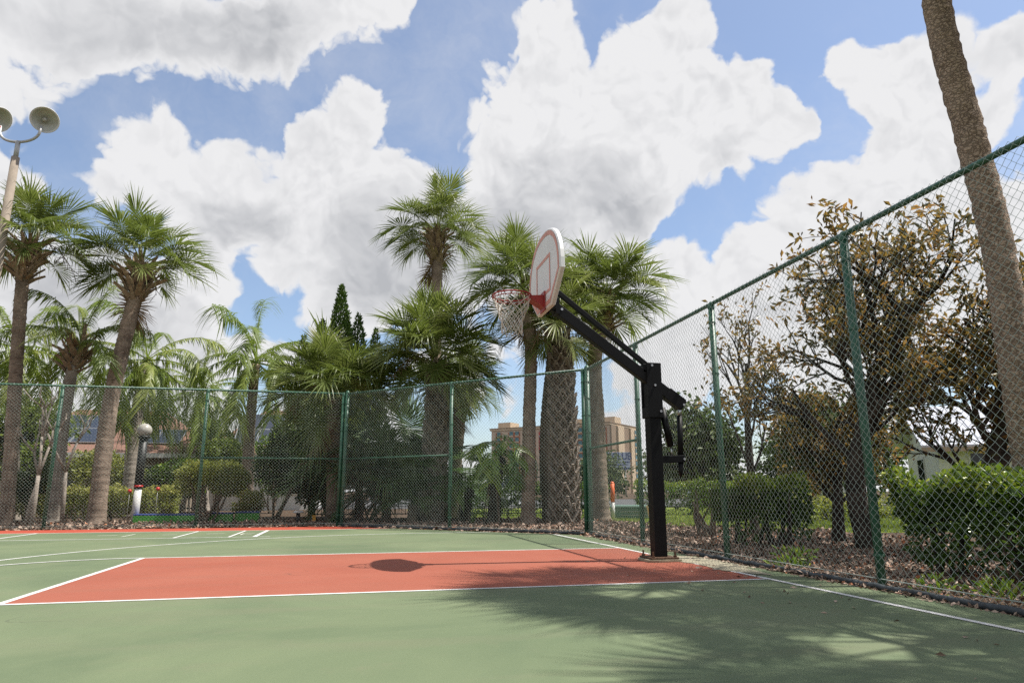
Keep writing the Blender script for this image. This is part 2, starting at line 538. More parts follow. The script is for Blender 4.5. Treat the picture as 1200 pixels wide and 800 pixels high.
M['shingle'] = plain('brown_shingle', (0.20, 0.105, 0.075), 0.9, var=0.25, scale=9, bump=0.6, bscale=16)
M['panel'] = plain('solar_glass', (0.016, 0.022, 0.040), 0.18, var=0.2, scale=2)
M['alu'] = plain('aluminium_frame', (0.55, 0.56, 0.57), 0.4, 0.8, var=0.08)
M['metal_roof'] = plain('grey_metal_roof', (0.42, 0.43, 0.47), 0.45, 0.2, var=0.08, scale=2)
M['fascia'] = plain('fascia_tan', (0.35, 0.24, 0.18), 0.7, var=0.1)
M['dark_glass'] = plain('dark_window_glass', (0.012, 0.016, 0.020), 0.1, var=0.2)
M['hotel'] = plain('hotel_beige', (0.50, 0.40, 0.31), 0.9, var=0.06, scale=0.3)
M['hotel_pale'] = plain('hotel_cream', (0.52, 0.41, 0.29), 0.9, var=0.05, scale=0.3)
M['hotel_brown'] = plain('hotel_brown', (0.26, 0.185, 0.13), 0.9, var=0.05, scale=0.3)
M['hotel_brick'] = plain('hotel_red_spandrel', (0.34, 0.13, 0.075), 0.9, var=0.1, scale=0.5)
M['hotel_glass'] = plain('hotel_blue_glass', (0.045, 0.15, 0.19), 0.2, var=0.3, scale=0.4)
M['sign_red'] = plain('sign_red', (0.45, 0.03, 0.045), 0.5, var=0.05)
M['sign_blue'] = plain('sign_blue', (0.035, 0.065, 0.20), 0.5, var=0.1, scale=0.5)
M['sign_pale'] = plain('sign_pale_blue', (0.42, 0.50, 0.62), 0.5, var=0.1, scale=0.8)
M['pole_conc'] = plain('weathered_pole', (0.26, 0.215, 0.17), 0.85, var=0.18, scale=4, bump=0.3)
M['galv'] = plain('galvanised', (0.42, 0.42, 0.42), 0.5, 0.5, var=0.12)
M['lamp_in'] = plain('reflector_inside', (0.46, 0.46, 0.41), 0.45, 0.2, var=0.1)
M['lamp_white'] = plain('lamp_housing_white', (0.62, 0.61, 0.59), 0.5, var=0.08)
M['iron'] = plain('black_iron', (0.010, 0.011, 0.012), 0.5, var=0.2)
M['orange'] = plain('orange_plastic', (0.75, 0.13, 0.020), 0.5, var=0.1)
M['yellow'] = plain('yellow_paint', (0.70, 0.33, 0.02), 0.5, var=0.1)
M['white_pl'] = plain('white_plastic', (0.62, 0.62, 0.60), 0.5, var=0.08)
M['cab_green'] = plain('utility_green', (0.10, 0.185, 0.145), 0.5, var=0.1)
M['wood'] = plain('raw_wood', (0.42, 0.27, 0.13), 0.8, var=0.2, scale=14)
M['turf_green'] = plain('border_green_paint', (0.045, 0.29, 0.02), 0.6, var=0.15)
M['turf_blue'] = plain('border_blue_paint', (0.025, 0.055, 0.26), 0.6, var=0.15)
M['redball'] = plain('red_gloss', (0.55, 0.02, 0.02), 0.35, var=0.1)
M['globe'] = plain('frosted_globe', (0.42, 0.40, 0.36), 0.25, var=0.2, scale=8)
M['tyre'] = plain('tyre_rubber', (0.012, 0.012, 0.012), 0.8)
M['car_white'] = plain('car_paint_white', (0.62, 0.63, 0.65), 0.25, var=0.02)
M['car_silver'] = plain('car_paint_silver', (0.40, 0.42, 0.46), 0.25, 0.4, var=0.02)
M['car_dark'] = plain('car_paint_grey', (0.06, 0.065, 0.08), 0.25, 0.2, var=0.02)
M['tail'] = plain('tail_lamp', (0.55, 0.02, 0.03), 0.2, var=0.05)
M['head'] = plain('lamp_glass', (0.6, 0.6, 0.6), 0.15, var=0.05)

# ------------------------------------------------------------------ mesh helpers


class MB:
    """collects shapes; build() links them as ONE mesh object"""

    def __init__(self):
        self.v, self.f = [], []

    def add(self, verts, faces):
        o = len(self.v)
        self.v.extend([tuple(map(float, p)) for p in verts])
        self.f.extend([tuple(i + o for i in f) for f in faces])
        return self

    def box(self, c, s, rot=None, taper=1.0):
        x, y, z = s[0] / 2, s[1] / 2, s[2] / 2
        vs = []
        for k, (a, b, d) in enumerate([(-1, -1, -1), (1, -1, -1), (1, 1, -1), (-1, 1, -1), (-1, -1, 1), (1, -1, 1), (1, 1, 1), (-1, 1, 1)]):
            t = taper if d > 0 else 1.0
            p = Vector((a * x * t, b * y * t, d * z))
            if rot is not None:
                p = rot @ p
            vs.append((p.x + c[0], p.y + c[1], p.z + c[2]))
        return self.add(vs, [(3, 2, 1, 0), (4, 5, 6, 7), (0, 1, 5, 4), (1, 2, 6, 5), (2, 3, 7, 6), (3, 0, 4, 7)])

    def bar(self, p, q, w, h):
        """square bar from p to q; w across, h in the other direction"""
        p, q = Vector(p), Vector(q)
        t = (q - p).normalized()
        up = Vector((0, 0, 1)) if abs(t.z) < 0.95 else Vector((0, 1, 0))
        s = t.cross(up).normalized()
        n = s.cross(t)
        vs = []
        for e in (p, q):
            for a, b in ((-1, -1), (1, -1), (1, 1), (-1, 1)):
                vs.append(e + s * a * w / 2 + n * b * h / 2)
        return self.add(vs, [(3, 2, 1, 0), (4, 5, 6, 7), (0, 1, 5, 4), (1, 2, 6, 5), (2, 3, 7, 6), (3, 0, 4, 7)])

    def tube(self, pts, rad, n=8, caps=True, twist=0.0):
        pts = [Vector(p) for p in pts]
        if not hasattr(rad, '__len__'):
            rad = [rad] * len(pts)
        o = len(self.v)
        ref = None
        for i, p in enumerate(pts):
            t = (pts[min(i + 1, len(pts) - 1)] - pts[max(i - 1, 0)]).normalized()
            if ref is None:
                ref = Vector((1, 0, 0)) if abs(t.x) < 0.9 else Vector((0, 1, 0))
            s = (ref - t * ref.dot(t)).normalized()
            ref = s
            b = t.cross(s)
            for k in range(n):
                a = 2 * math.pi * k / n + twist * i
                self.v.append(tuple(p + (s * math.cos(a) + b * math.sin(a)) * rad[i]))
        for i in range(len(pts) - 1):
            for k in range(n):
                a, b = o + i * n + k, o + i * n + (k + 1) % n
                self.f.append((a, b, b + n, a + n))
        if caps:
            self.f.append(tuple(o + k for k in range(n))[::-1])
            e = o + (len(pts) - 1) * n
            self.f.append(tuple(e + k for k in range(n)))
        return self

    def lathe(self, prof, n=16, c=(0, 0, 0), rot=None):
        o = len(self.v)
        for (r, z) in prof:
            for k in range(n):
                a = 2 * math.pi * k / n
                p = Vector((r * math.cos(a), r * math.sin(a), z))
                if rot is not None:
                    p = rot @ p
                self.v.append((p.x + c[0], p.y + c[1], p.z + c[2]))
        for i in range(len(prof) - 1):
            for k in range(n):
                a, b = o + i * n + k, o + i * n + (k + 1) % n
                self.f.append((a, b, b + n, a + n))
        return self

    def sphere(self, c, r, n=10, m=7, sq=(1, 1, 1)):
        prof = [(max(1e-4, math.sin(math.pi * i / m)), -math.cos(math.pi * i / m)) for i in range(m + 1)]
        o = len(self.v)
        self.lathe(prof, n)
        for i in range(o, len(self.v)):
            x, y, z = self.v[i]
            self.v[i] = (c[0] + x * r * sq[0], c[1] + y * r * sq[1], c[2] + z * r * sq[2])
        return self

    def prism(self, poly, d0, d1, axis='x'):
        """polygon (a, b) extruded along an axis"""
        def P(a, b, d):
            return {'x': (d, a, b), 'y': (a, d, b), 'z': (a, b, d)}[axis]
        n = len(poly)
        vs = [P(a, b, d0) for a, b in poly] + [P(a, b, d1) for a, b in poly]
        fs = [tuple(range(n))[::-1], tuple(range(n, 2 * n))] + [(i, (i + 1) % n, (i + 1) % n + n, i + n) for i in range(n)]
        return self.add(vs, fs)

    def mesh(self, name, mat, smooth=False):
        me = bpy.data.meshes.new(name)
        me.from_pydata(self.v, [], self.f)
        me.materials.append(mat)
        if smooth:
            me.polygons.foreach_set('use_smooth', [True] * len(me.polygons))
        me.update()
        return me

    def build(self, name, mat, parent=None, smooth=False, loc=None, bevel=0.0):
        o = link(name, self.mesh(name, mat, smooth), parent, loc)
        if bevel:
            b = o.modifiers.new('bevel', 'BEVEL')
            b.width = bevel
            b.segments = 2
            b.limit_method = 'ANGLE'
        return o


def link(name, me, parent=None, loc=None, rotz=None, scale=None):
    o = bpy.data.objects.new(name, me)
    C.objects.link(o)
    if parent is not None:
        o.parent = parent
    if loc is not None:
        o.location = loc
    if rotz is not None:
        o.rotation_euler = (0, 0, rotz)
    if scale is not None:
        o.scale = (scale,) * 3 if isinstance(scale, (int, float)) else scale
    return o


def tag(o, label, cat, group=None, kind=None):
    o['label'] = label
    o['category'] = cat
    if group:
        o['group'] = group
    if kind:
        o['kind'] = kind
    return o


def thing(name, label, cat, loc=(0, 0, 0), rotz=0.0, group=None):
    o = bpy.data.objects.new(name, None)
    C.objects.link(o)
    o.empty_display_size = 0.2
    o.location = loc
    o.rotation_euler = (0, 0, rotz)
    return tag(o, label, cat, group)


def struct(o):
    o['kind'] = 'structure'
    return o


def np_mesh(name, V, F, mat, tint=None, smooth=False):
    """V (n,3) F (m,k) arrays, tint per face"""
    V = np.asarray(V, dtype=np.float32)
    F = np.asarray(F, dtype=np.int32)
    me = bpy.data.meshes.new(name)
    m, k = F.shape
    me.vertices.add(len(V))
    me.vertices.foreach_set('co', V.ravel())
    me.loops.add(m * k)
    me.loops.foreach_set('vertex_index', F.ravel())
    me.polygons.add(m)
    me.polygons.foreach_set('loop_start', np.arange(0, m * k, k, dtype=np.int32))
    if smooth:
        me.polygons.foreach_set('use_smooth', np.ones(m, dtype=bool))
    me.materials.append(mat)
    if tint is not None:
        a = me.attributes.new('tint', 'FLOAT', 'FACE')
        a.data.foreach_set('value', np.asarray(tint, dtype=np.float32))
    me.update(calc_edges=True)
    return me


def unit(a):
    return a / np.maximum(np.linalg.norm(a, axis=-1, keepdims=True), 1e-9)


def leaves(P, D, size, width, rng, fold=0.25, droop=0.0):
    """P base points, D directions: one folded leaf (two quads sharing the midrib -> 2 faces) each"""
    n = len(P)
    D = unit(D)
    rnd = unit(rng.normal(size=(n, 3)))
    S = unit(np.cross(D, rnd))
    Nn = np.cross(S, D)
    size = np.broadcast_to(size, (n,))[:, None]
    w = size * width
    tip = P + D * size
    tip[:, 2] -= (droop * size[:, 0])
    mid = P + D * size * 0.45 - Nn * w * fold
    l = P + D * size * 0.5 + S * w * 0.5 + Nn * w * fold
    r = P + D * size * 0.5 - S * w * 0.5 + Nn * w * fold
    V = np.stack([P, l, tip, mid, r], 1).reshape(-1, 3)
    b = np.arange(n)[:, None] * 5
    F = np.concatenate([b + np.array([[0, 3, 2, 1]]), b + np.array([[0, 4, 2, 3]])], 1).reshape(-1, 4)
    return V, F


def catmull(pts, step):
    pts = [Vector(p) for p in pts]
    ext = [pts[0] * 2 - pts[1]] + pts + [pts[-1] * 2 - pts[-2]]
    out = []
    for i in range(1, len(ext) - 2):
        p0, p1, p2, p3 = ext[i - 1:i + 3]
        n = max(2, int((p2 - p1).length / step))
        for k in range(n):
            t = k / n
            out.append(0.5 * ((2 * p1) + (p2 - p0) * t + (2 * p0 - 5 * p1 + 4 * p2 - p3) * t * t + (3 * p1 - p0 - 3 * p2 + p3) * t ** 3))
    out.append(pts[-1])
    return out


def vnoise(x, y, seed=0):
    """cheap smooth 2-D value noise (vectorised)"""
    x = np.asarray(x, float)
    y = np.asarray(y, float)
    xi, yi = np.floor(x), np.floor(y)
    fx, fy = x - xi, y - yi
    fx, fy = fx * fx * (3 - 2 * fx), fy * fy * (3 - 2 * fy)

    def h(a, b):
        s = np.sin(a * 127.1 + b * 311.7 + seed * 74.7) * 43758.5453
        return s - np.floor(s)
    return (h(xi, yi) * (1 - fx) + h(xi + 1, yi) * fx) * (1 - fy) + (h(xi, yi + 1) * (1 - fx) + h(xi + 1, yi + 1) * fx) * fy


# ------------------------------------------------------------------ the ground and the court
def sheet(name, poly, z, mat, parent=None):
    return MB().add([(x, y, z) for x, y in poly], [tuple(range(len(poly)))]).build(name, mat, parent)


g = struct(sheet('ground', [(-900, -300), (900, -300), (900, 1500), (-900, 1500)], -0.05, M['soil']))

FX = 4.345            # right fence line
CORNER = (4.43, 12.53)
BEND = (-0.17, 17.05)
court_poly = [(-22, -14), (4.17, -14), (4.17, 12.28), (-0.30, 16.72), (-22, 16.72)]
cm = MB().prism(court_poly, -0.09, 0.0, 'z')
court = struct(cm.build('court', M['green']))


def line_strip(p, q, w, z=0.0040, mat='line', name='painted_line'):
    p, q = Vector((*p, 0)), Vector((*q, 0))
    t = (q - p).normalized()
    s = Vector((-t.y, t.x, 0)) * w / 2
    m = MB().add([(*(p - s).xy, z), (*(q - s).xy, z), (*(q + s).xy, z), (*(p + s).xy, z)], [(0, 1, 2, 3)])
    return m.build(name, M[mat], court)


def arc_strip(cx, cy, r, a0, a1, w, z=0.0095, n=64, name='painted_arc'):
    vs, fs = [], []
    for i in range(n + 1):
        a = R(a0 + (a1 - a0) * i / n)
        for rr in (r - w / 2, r + w / 2):
            vs.append((cx + rr * math.cos(a), cy + rr * math.sin(a), z))
    for i in range(n):
        fs.append((2 * i, 2 * i + 1, 2 * i + 3, 2 * i + 2))
    return MB().add(vs, fs).build(name, M['line'], court)


XB, Y0, Y1, XF, YM = 3.74, 5.80, 9.385, -2.40, 7.59
sheet('painted_key', [(XF, Y0), (XB, Y0), (XB, Y1), (XF, Y1)], 0.0014, M['red'], court)
# red border at the far end, along the fence
sheet('red_border', [(-22, 15.5), (0.92, 15.5), (0.05, 16.36), (-0.3, 16.70), (-22, 16.70)], 0.0014, M['redstrip'], court)
line_strip((XB, -14), (XB, 12.68), 0.055)
line_strip((XF - 0.025, Y0), (XB - 0.0275, Y0), 0.05, 0.0030)
line_strip((XF - 0.025, Y1), (XB - 0.0275, Y1), 0.05, 0.0030)
line_strip((XF, Y0 + 0.025), (XF, Y1 - 0.025), 0.055, 0.0030)
arc_strip(XF, YM, 1.79, 90, 270, 0.05, 0.0046)
arc_strip(1.77, YM, 6.05, 90, 270, 0.05, 0.0022, 120)
line_strip((1.77, YM + 6.05), (2.72, YM + 6.05), 0.05, 0.0022)
line_strip((-22, 13.25), (-1.35, 13.25), 0.05, 0.0034)
line_strip((-22, 15.40), (1.0, 15.40), 0.09, 0.0034, 'faded_line')
for x, w in ((-1.62, 0.075), (-2.05, 0.045), (-2.95, 0.045), (-5.85, 0.06), (-8.8, 0.05)):
    line_strip((x, 13.275), (x, 15.355), w, 0.0052)
line_strip((-3.92, 13.8), (-3.92, 14.6), 0.04, 0.0052, 'faded_line')
for x0, x1, y in ((-4.45, -4.12, 14.25), (-3.35, -3.1, 14.2), (-2.62, -2.3, 14.35), (-1.95, -1.75, 13.9), (-1.95, -1.75, 14.4)):
    line_strip((x0, y), (x1, y), 0.06, 0.0052, 'faded_line')
line_strip((-1.95, 13.93), (-1.95, 14.37), 0.035, 0.0052, 'faded_line')
# dusty worn patch behind the hoop post
rg = np.random.default_rng(5)
pp = []
for i in range(40):
    a = 2 * math.pi * i / 40
    rr = 1 + 0.22 * math.sin(3 * a + 1) + 0.12 * math.sin(7 * a) + rg.uniform(-.07, .07)
    pp.append((min(4.165, 3.93 + 0.30 * rr * math.cos(a)), 7.25 + 0.98 * rr * math.sin(a)))
sheet('worn_patch', pp, 0.0058, M['sand'], court)

# lawn beyond the mulch bed, car park behind it
lawn_edge = [(5.2, 20.3), (6.6, 19.4), (7.3, 17.0), (7.4, 14.4), (8.3, 12.9), (10.2, 12.2), (13, 12.0), (20, 11.5), (40, 11), (60, 34), (8, 34), (2.6, 33), (2.4, 21.6)]
lawn = struct(sheet('lawn', lawn_edge, -0.043, M['lawn']))
struct(sheet('car_park', [(-2, 35), (75, 35), (75, 70), (-2, 70)], -0.04, M['asphalt']))


def inside(poly, x, y):
    c = np.zeros(len(x), bool)
    j = len(poly) - 1
    for i in range(len(poly)):
        xi, yi = poly[i]
        xj, yj = poly[j]
        hit = ((yi > y) != (yj > y)) & (x < (xj - xi) * (y - yi) / (yj - yi + 1e-12) + xi)
        c ^= hit
        j = i
    return c


# grass blades on the lawn (only where the place can be seen)
rg = np.random.default_rng(11)
gx = rg.uniform(2.5, 17, 60000)
gy = rg.uniform(12, 30, 60000)
k = inside(lawn_edge, gx, gy) & (rg.random(60000) < np.clip(16 / gy, .3, 1) ** 2)
gx, gy = gx[k], gy[k]
n = len(gx)
P = np.stack([gx, gy, np.full(n, -0.045)], 1)
D = np.stack([rg.normal(0, .35, n), rg.normal(0, .35, n), np.ones(n)], 1)
hgt = rg.uniform(.04, .10, n)
side = unit(np.cross(D, rg.normal(size=(n, 3)))) * 0.011
V = np.stack([P - side, P + side, P + unit(D) * hgt[:, None]], 1).reshape(-1, 3)
F = np.arange(3 * n).reshape(-1, 3)
o = link('grass', np_mesh('grass', V, F, M['grass'], np.clip(rg.normal(.5, .25, n), 0, 1)))
tag(o, 'short sunlit grass growing on the lawn behind the mulch', 'grass', kind='stuff')

# leaf litter: bark chips and dead leaves on the beds
rg = np.random.default_rng(12)


def bed_points(n, x0, x1, y0, y1):
    return rg.uniform(x0, x1, n), rg.uniform(y0, y1, n)


xs, ys = [], []
for cnt, box in ((26000, (4.16, 8.5, 0.8, 9)), (16000, (4.2, 9.5, 9, 14)), (16000, (-2, 8.0, 12.5, 20.5)), (9000, (-14, 0, 16.75, 22)), (1500, (4.02, 4.30, 1, 12.2)), (70, (2.6, 4.1, 1.5, 8))):
    a, b = bed_points(cnt, *box)
    xs.append(a)
    ys.append(b)
lx, ly = np.concatenate(xs), np.concatenate(ys)
oncourt = inside([(-22, -14), (4.10, -14), (4.10, 12.24), (-0.33, 16.68), (-22, 16.68)], lx, ly)
keep = ~oncourt & ~(inside(lawn_edge, lx, ly) & (rg.random(len(lx)) > .05))
keep |= np.arange(len(lx)) >= len(lx) - 70
lx, ly = lx[keep], ly[keep]
n = len(lx)
dist = np.hypot(lx, ly)
onc = inside(court_poly, lx, ly)
mound = 0.055 * vnoise(lx * 1.3, ly * 1.3, 3)
P = np.stack([lx, ly, np.where(onc, 0.006, -0.045 + mound + rg.uniform(0, .03, n))], 1)
D = np.stack([rg.normal(size=n), rg.normal(size=n), np.where(onc, .05, .38) * rg.normal(size=n)], 1)
sz = rg.uniform(.025, .075, n) * np.clip(dist / 9, .8, 1.7)
V, F = leaves(P, D, sz, rg.uniform(.35, .75, n)[:, None], rg, 0.15)
V[:, 2] = np.maximum(V[:, 2], np.repeat(np.where(onc, 0.003, -0.06), 5))
t = np.clip(rg.beta(1.6, 1.6, n), 0, 1)
o = link('leaf_litter', np_mesh('leaf_litter', V, F, M['litter'], np.repeat(t, 2)))
tag(o, 'dead brown leaves and bark mulch covering the planting beds', 'leaf litter', kind='stuff')

# ------------------------------------------------------------------ chain-link fence
WIRE_CACHE = {}


def link_panel(length, h):
    key = (round(length, 2), h)
    if key in WIRE_CACHE:
        return WIRE_CACHE[key]
    pitch = 0.0375
    nw = int(length / pitch)
    pitch = length / nw
    seg = int(h / 0.0362)
    dz = h / seg
    z = np.arange(seg + 1) * dz
    zig = np.where(np.arange(seg + 1) % 2 == 0, -1, 1) * pitch / 2
    Vs, Fs = [], []
    off = 0
    r = 0.0018
    rg = np.random.default_rng(3)
    for i in range(nw):
        x = (i + 0.5) * pitch + (zig if i % 2 == 0 else -zig) + 0.004 * np.sin(z * 1.7 + i * 0.37)
        y = 0.003 * np.where(np.arange(seg + 1) % 2 == 0, 1, -1) + 0.012 * np.sin(z * 2.1 + i * 0.21) * np.sin(i * 0.13 + 1)
        ring = []
        for k in range(3):
            a = 2 * math.pi * k / 3
            # cross-section across the (mostly diagonal) wire
            ring.append(np.stack([x + r * 1.2 * math.cos(a), y + r * 1.2 * math.sin(a), z], 1))
        V = np.stack(ring, 1).reshape(-1, 3)
        j = np.arange(seg)[:, None] * 3
        F = np.concatenate([np.stack([j[:, 0] + k, j[:, 0] + (k + 1) % 3, j[:, 0] + 3 + (k + 1) % 3, j[:, 0] + 3 + k], 1) for k in range(3)], 0)
        Vs.append(V)
        Fs.append(F + off)
        off += len(V)
    me = np_mesh('wire_mesh', np.concatenate(Vs), np.concatenate(Fs), M['wire'])
    WIRE_CACHE[key] = me
    return me


FH = 3.125


def fence(label, p, q, stations, corner_posts, midrails, bottom=0.02):
    """run from p to q; stations = post distances along the run"""
    p, q = Vector((*p, 0)), Vector((*q, 0))
    d = q - p
    root = thing('chain_link_fence', label, 'fence', p, math.atan2(d.y, d.x), 'green chain-link fences round the court')
    L_ = d.length
    post_cache = {}
    for i, s in enumerate(stations):
        big = i in corner_posts
        r = 0.048 if big else 0.038
        if big not in post_cache:
            m = MB().tube([(0, 0, -0.25), (0, 0, FH + (0.05 if big else -0.02))], r, 12)
            post_cache[big] = m.mesh('post', M['fence_green'], True)
            c = MB().lathe([(r + .006, -0.04), (r + .006, 0.0), (r * .85, .03), (r * .4, .05), (.001, .058)], 12)
            post_cache[big, 'c'] = c.mesh('post_cap', M['fence_green'], True)
            b = MB()
            for z in np.linspace(.25, FH - .25, 9 if big else 5):
                b.lathe([(r + .004, -.011), (r + .007, -.011), (r + .007, .011), (r + .004, .011)], 12, (0, 0, z))
            post_cache[big, 'b'] = b.mesh('tie_bands', M['fence_green'])
        po = link('post', post_cache[big], root, (s, 0, 0))
        link('post_cap', post_cache[big, 'c'], po, (0, 0, FH + (0.03 if big else -0.02)))
        link('tie_bands', post_cache[big, 'b'], po)['kind'] = 'stuff'
    MB().tube([(0, 0, FH), (L_, 0, FH)], 0.025, 10).build('top_rail', M['fence_green'], root, True)
    for a, b, z in midrails:
        MB().tube([(a, 0, z), (b, 0, z)], 0.021, 8).build('mid_rail', M['fence_green'], root, True)
    MB().tube([(0, -0.03, .06), (L_, -0.03, .06)], 0.004, 5).build('tension_wire', M['wire'], root)
    for a, b in zip(stations[:-1], stations[1:]):
        o = link('wire_mesh', link_panel(b - a, FH - 0.002), root, (a, -0.052, bottom))
        o['kind'] = 'stuff'
        ties = MB()
        for x in np.arange(a + .3, b, .45):
            ties.lathe([(.028, -.003), (.031, 0), (.028, .003)], 8, (x, 0, FH), Matrix.Rotation(R(90), 3, 'Y') @ Matrix.Rotation(R(20), 3, 'X'))
        ties.build('wire_ties', M['wire'], root)['kind'] = 'stuff'
    return root


# local -y must face the court: right run goes from the corner towards the camera? choose p,q so that the court is on the right hand
yr = [CORNER[1], 10.12, 7.64, 5.16, 2.70, 0.24, -2.2, -4.65]
fence('tall green chain-link fence running beside the hoop along the right', CORNER, (FX, yr[-1]), [CORNER[1] - y for y in yr], (0,), [(0, CORNER[1] - yr[1], 1.58)])
dl = (Vector(CORNER) - Vector(BEND)).length
fence('short angled chain-link fence across the corner in front of the palm trunks', BEND, CORNER, [0.0, dl * 0.49, dl - 0.09], (0,), [(0, dl * .49, 1.55)])
xl = [-25.0, -21.9, -18.8, -15.7, -12.6, -9.5, -6.42, -3.36, BEND[0] - 0.09]
fence('long green chain-link fence at the back left before the house', (xl[0], 17.30), (BEND[0], BEND[1]), [x - xl[0] for x in xl], (), [(xl[7] - xl[0], xl[8] - xl[0], 1.55)])


def edging(label, pts, r):
    rg = random.Random(4)
    pp = catmull(pts, .12)
    pp = [Vector((p.x + rg.uniform(-.006, .006), p.y, p.z + rg.uniform(-.006, .006))) for p in pp]
    o = MB().tube(pp, [r * (1 + .08 * math.sin(i * 1.9)) for i in range(len(pp))], 10).build('edging_pipe', M['pipe'], None, True)
    return tag(o, label, 'pipe', 'dark edging pipes along the court')


edging('dark pipe lying along the foot of the right fence', [(4.26, -3, .008), (4.25, 1, .012), (4.27, 3.5, .008), (4.26, 6, .014), (4.29, 9, .008), (4.34, 12.40, .01)], .026)
edging('dark pipe at the foot of the angled corner fence', [(4.28, 12.48, .02), (2.9, 13.82, .025), (1.2, 15.52, .02), (-.15, 16.88, .02)], .029)

# ------------------------------------------------------------------ basketball hoop
hoop = thing('basketball_hoop', 'black basketball hoop post with white fan backboard, red rim and net', 'basketball hoop', (3.50, 7.58, 0))
# base plate with grout pad and anchor bolts
MB().prism([(-.20, -.18), (-.1, -.21), (.19, -.19), (.23, 0.02), (.18, .19), (-.05, .20), (-.19, .17), (-.22, .02)], .004, .028, 'z').build('grout_pad', M['sand'], hoop)
bp_ = MB().box((0, 0, .040), (.34, .34, .020)).build('base_plate', M['rust'], hoop, bevel=.004)
for a in (-1, 1):
    for b in (-1, 1):
        MB().tube([(a * .135, b * .135, .052), (a * .135, b * .135, .068)], .022, 6).tube([(a * .135, b * .135, .06), (a * .135, b * .135, .112)], .011, 8).build('anchor_bolt', M['rust'], bp_)
rot = Matrix.Rotation(R(0), 3, 'Z')
post = MB().box((0, 0, 1.05), (.150, .150, 2.0), rot).build('post', M['black'], hoop, bevel=.010)
for sy in (-1, 1):
    MB().box((0.0, sy * .0905, 1.965), (.185, .022, .66)).build('fork_plate', M['black'], hoop, bevel=.004)
MB().box((.0, 0, 1.70), (.18, .155, .12)).build('collar', M['black'], hoop, bevel=.004)


def bolt(p, r=.016, axis='y', parent=hoop, mat='chrome'):
    d = {'y': Vector((0, 1, 0)), 'x': Vector((1, 0, 0))}[axis]
    p = Vector(p)
    return MB().tube([p - d * .007, p + d * .007], r, 6).build('bolt', M[mat], parent)


for x, z in ((-.03, 2.26), (.0, 2.02), (.06, 1.71)):
    bolt((x, -.110, z))
# lower main arm: heavy square tube through the fork
pa, pb_ = Vector((-1.225, 0, 2.945)), Vector((.40, 0, 1.79))
arm = MB().bar(pa, pb_, .10, .125).build('main_arm', M['black'], hoop, bevel=.006)
dirv = (pb_ - pa).normalized()
MB().bar(pb_ - dirv * .26, pb_ - dirv * .02, .118, .145).build('arm_sleeve', M['black'], arm, bevel=.004)
MB().box((pa.x + .03, 0, pa.z + .0), (.05, .16, .20)).build('arm_bracket', M['black'], arm, bevel=.003)
bolt(pb_ + Vector((-.015, -.066, .01)))
bolt(pa + Vector((.09, -.058, -.04)))
# upper parallel rod
ra, rb = Vector((-1.20, 0, 3.155)), Vector((-.02, 0, 2.255))
MB().bar(ra, rb, .055, .060).build('upper_rod', M['black'], hoop, bevel=.006)
MB().box((-.085, 0, 2.235), (.06, .10, .10)).build('rod_pivot', M['black'], hoop, bevel=.004)
# counterbalance: gas springs and lift actuator behind the post
MB().bar((.075, 0, 1.145), (.375, 0, 1.158), .09, .085).build('rear_bracket', M['black'], hoop, bevel=.006)
s1 = MB().tube([(.352, -.0, 1.67), (.335, 0, 1.13)], [.034, .034], 14).build('lift_actuator', M['black'], hoop, True)
MB().tube([(.362, 0, 1.79), (.351, 0, 1.66)], .024, 12).build('actuator_rod', M['chrome'], s1, True)
MB().tube([(.335, 0, 1.14), (.328, 0, 1.00), (.327, 0, .94)], [.030, .028, .008], 12).build('actuator_foot', M['black'], s1, True)
s2 = MB().tube([(.115, -.02, 1.76), (.205, -.02, 1.30)], .040, 14).build('gas_spring', M['black'], hoop, True)
MB().tube([(.205, -.02, 1.31), (.222, -.02, 1.17)], .010, 8).build('spring_rod', M['chrome'], s2, True)
MB().tube([(.10, -.02, 1.80), (.115, -.02, 1.75)], .020, 8).build('spring_eye', M['black'], s2, True)
bolt((.36, -.05, 1.155))

# fan backboard: face towards the court (-x), local origin = hoop post
BXF = 2.155 - 3.50


def fan(inset=0.0):
    W_, H_ = .685 - inset, .985 - inset
    z0 = inset
    pts = [(.30 - inset * .45, z0), (W_, .335 + inset * .25)]
    n = 22
    for i in range(1, n + 1):
        a = math.pi * i / n
        # flattened ellipse over the top
        e = 0.86
        x = W_ * math.copysign(abs(math.cos(a)) ** e, math.cos(a))
        z = (.335 + inset * .25) + (H_ - .335 - inset * .25) * (math.sin(a) ** e if math.sin(a) > 0 else 0)
        pts.append((x, z))
    pts.append((-.30 + inset * .45, z0))
    return pts


ZB = 2.885
outer = fan(0)
bm_ = MB()
n_ = len(outer)
i1 = fan(.014)
vs = [(BXF, y, ZB + z) for y, z in i1] + [(BXF + .014, y, ZB + z) for y, z in outer] + [(BXF + .055, y, ZB + z) for y, z in outer] + [(BXF + .062, y, ZB + z) for y, z in i1]
fs = [tuple(range(n_)), tuple(range(3 * n_, 4 * n_))[::-1]]
for r_ in range(3):
    fs += [(r_ * n_ + i, r_ * n_ + n_ + i, r_ * n_ + n_ + (i + 1) % n_, r_ * n_ + (i + 1) % n_) for i in range(n_)]
board = bm_.add(vs, fs).build('backboard', M['board'], hoop)


def ring_poly(a, b, x, name):
    n = len(a)
    vs = [(x, y, z) for y, z in a] + [(x, y, z) for y, z in b]
    return MB().add(vs, [(i, (i + 1) % n, (i + 1) % n + n, i + n) for i in range(n)]).build(name, M['pink'], board)


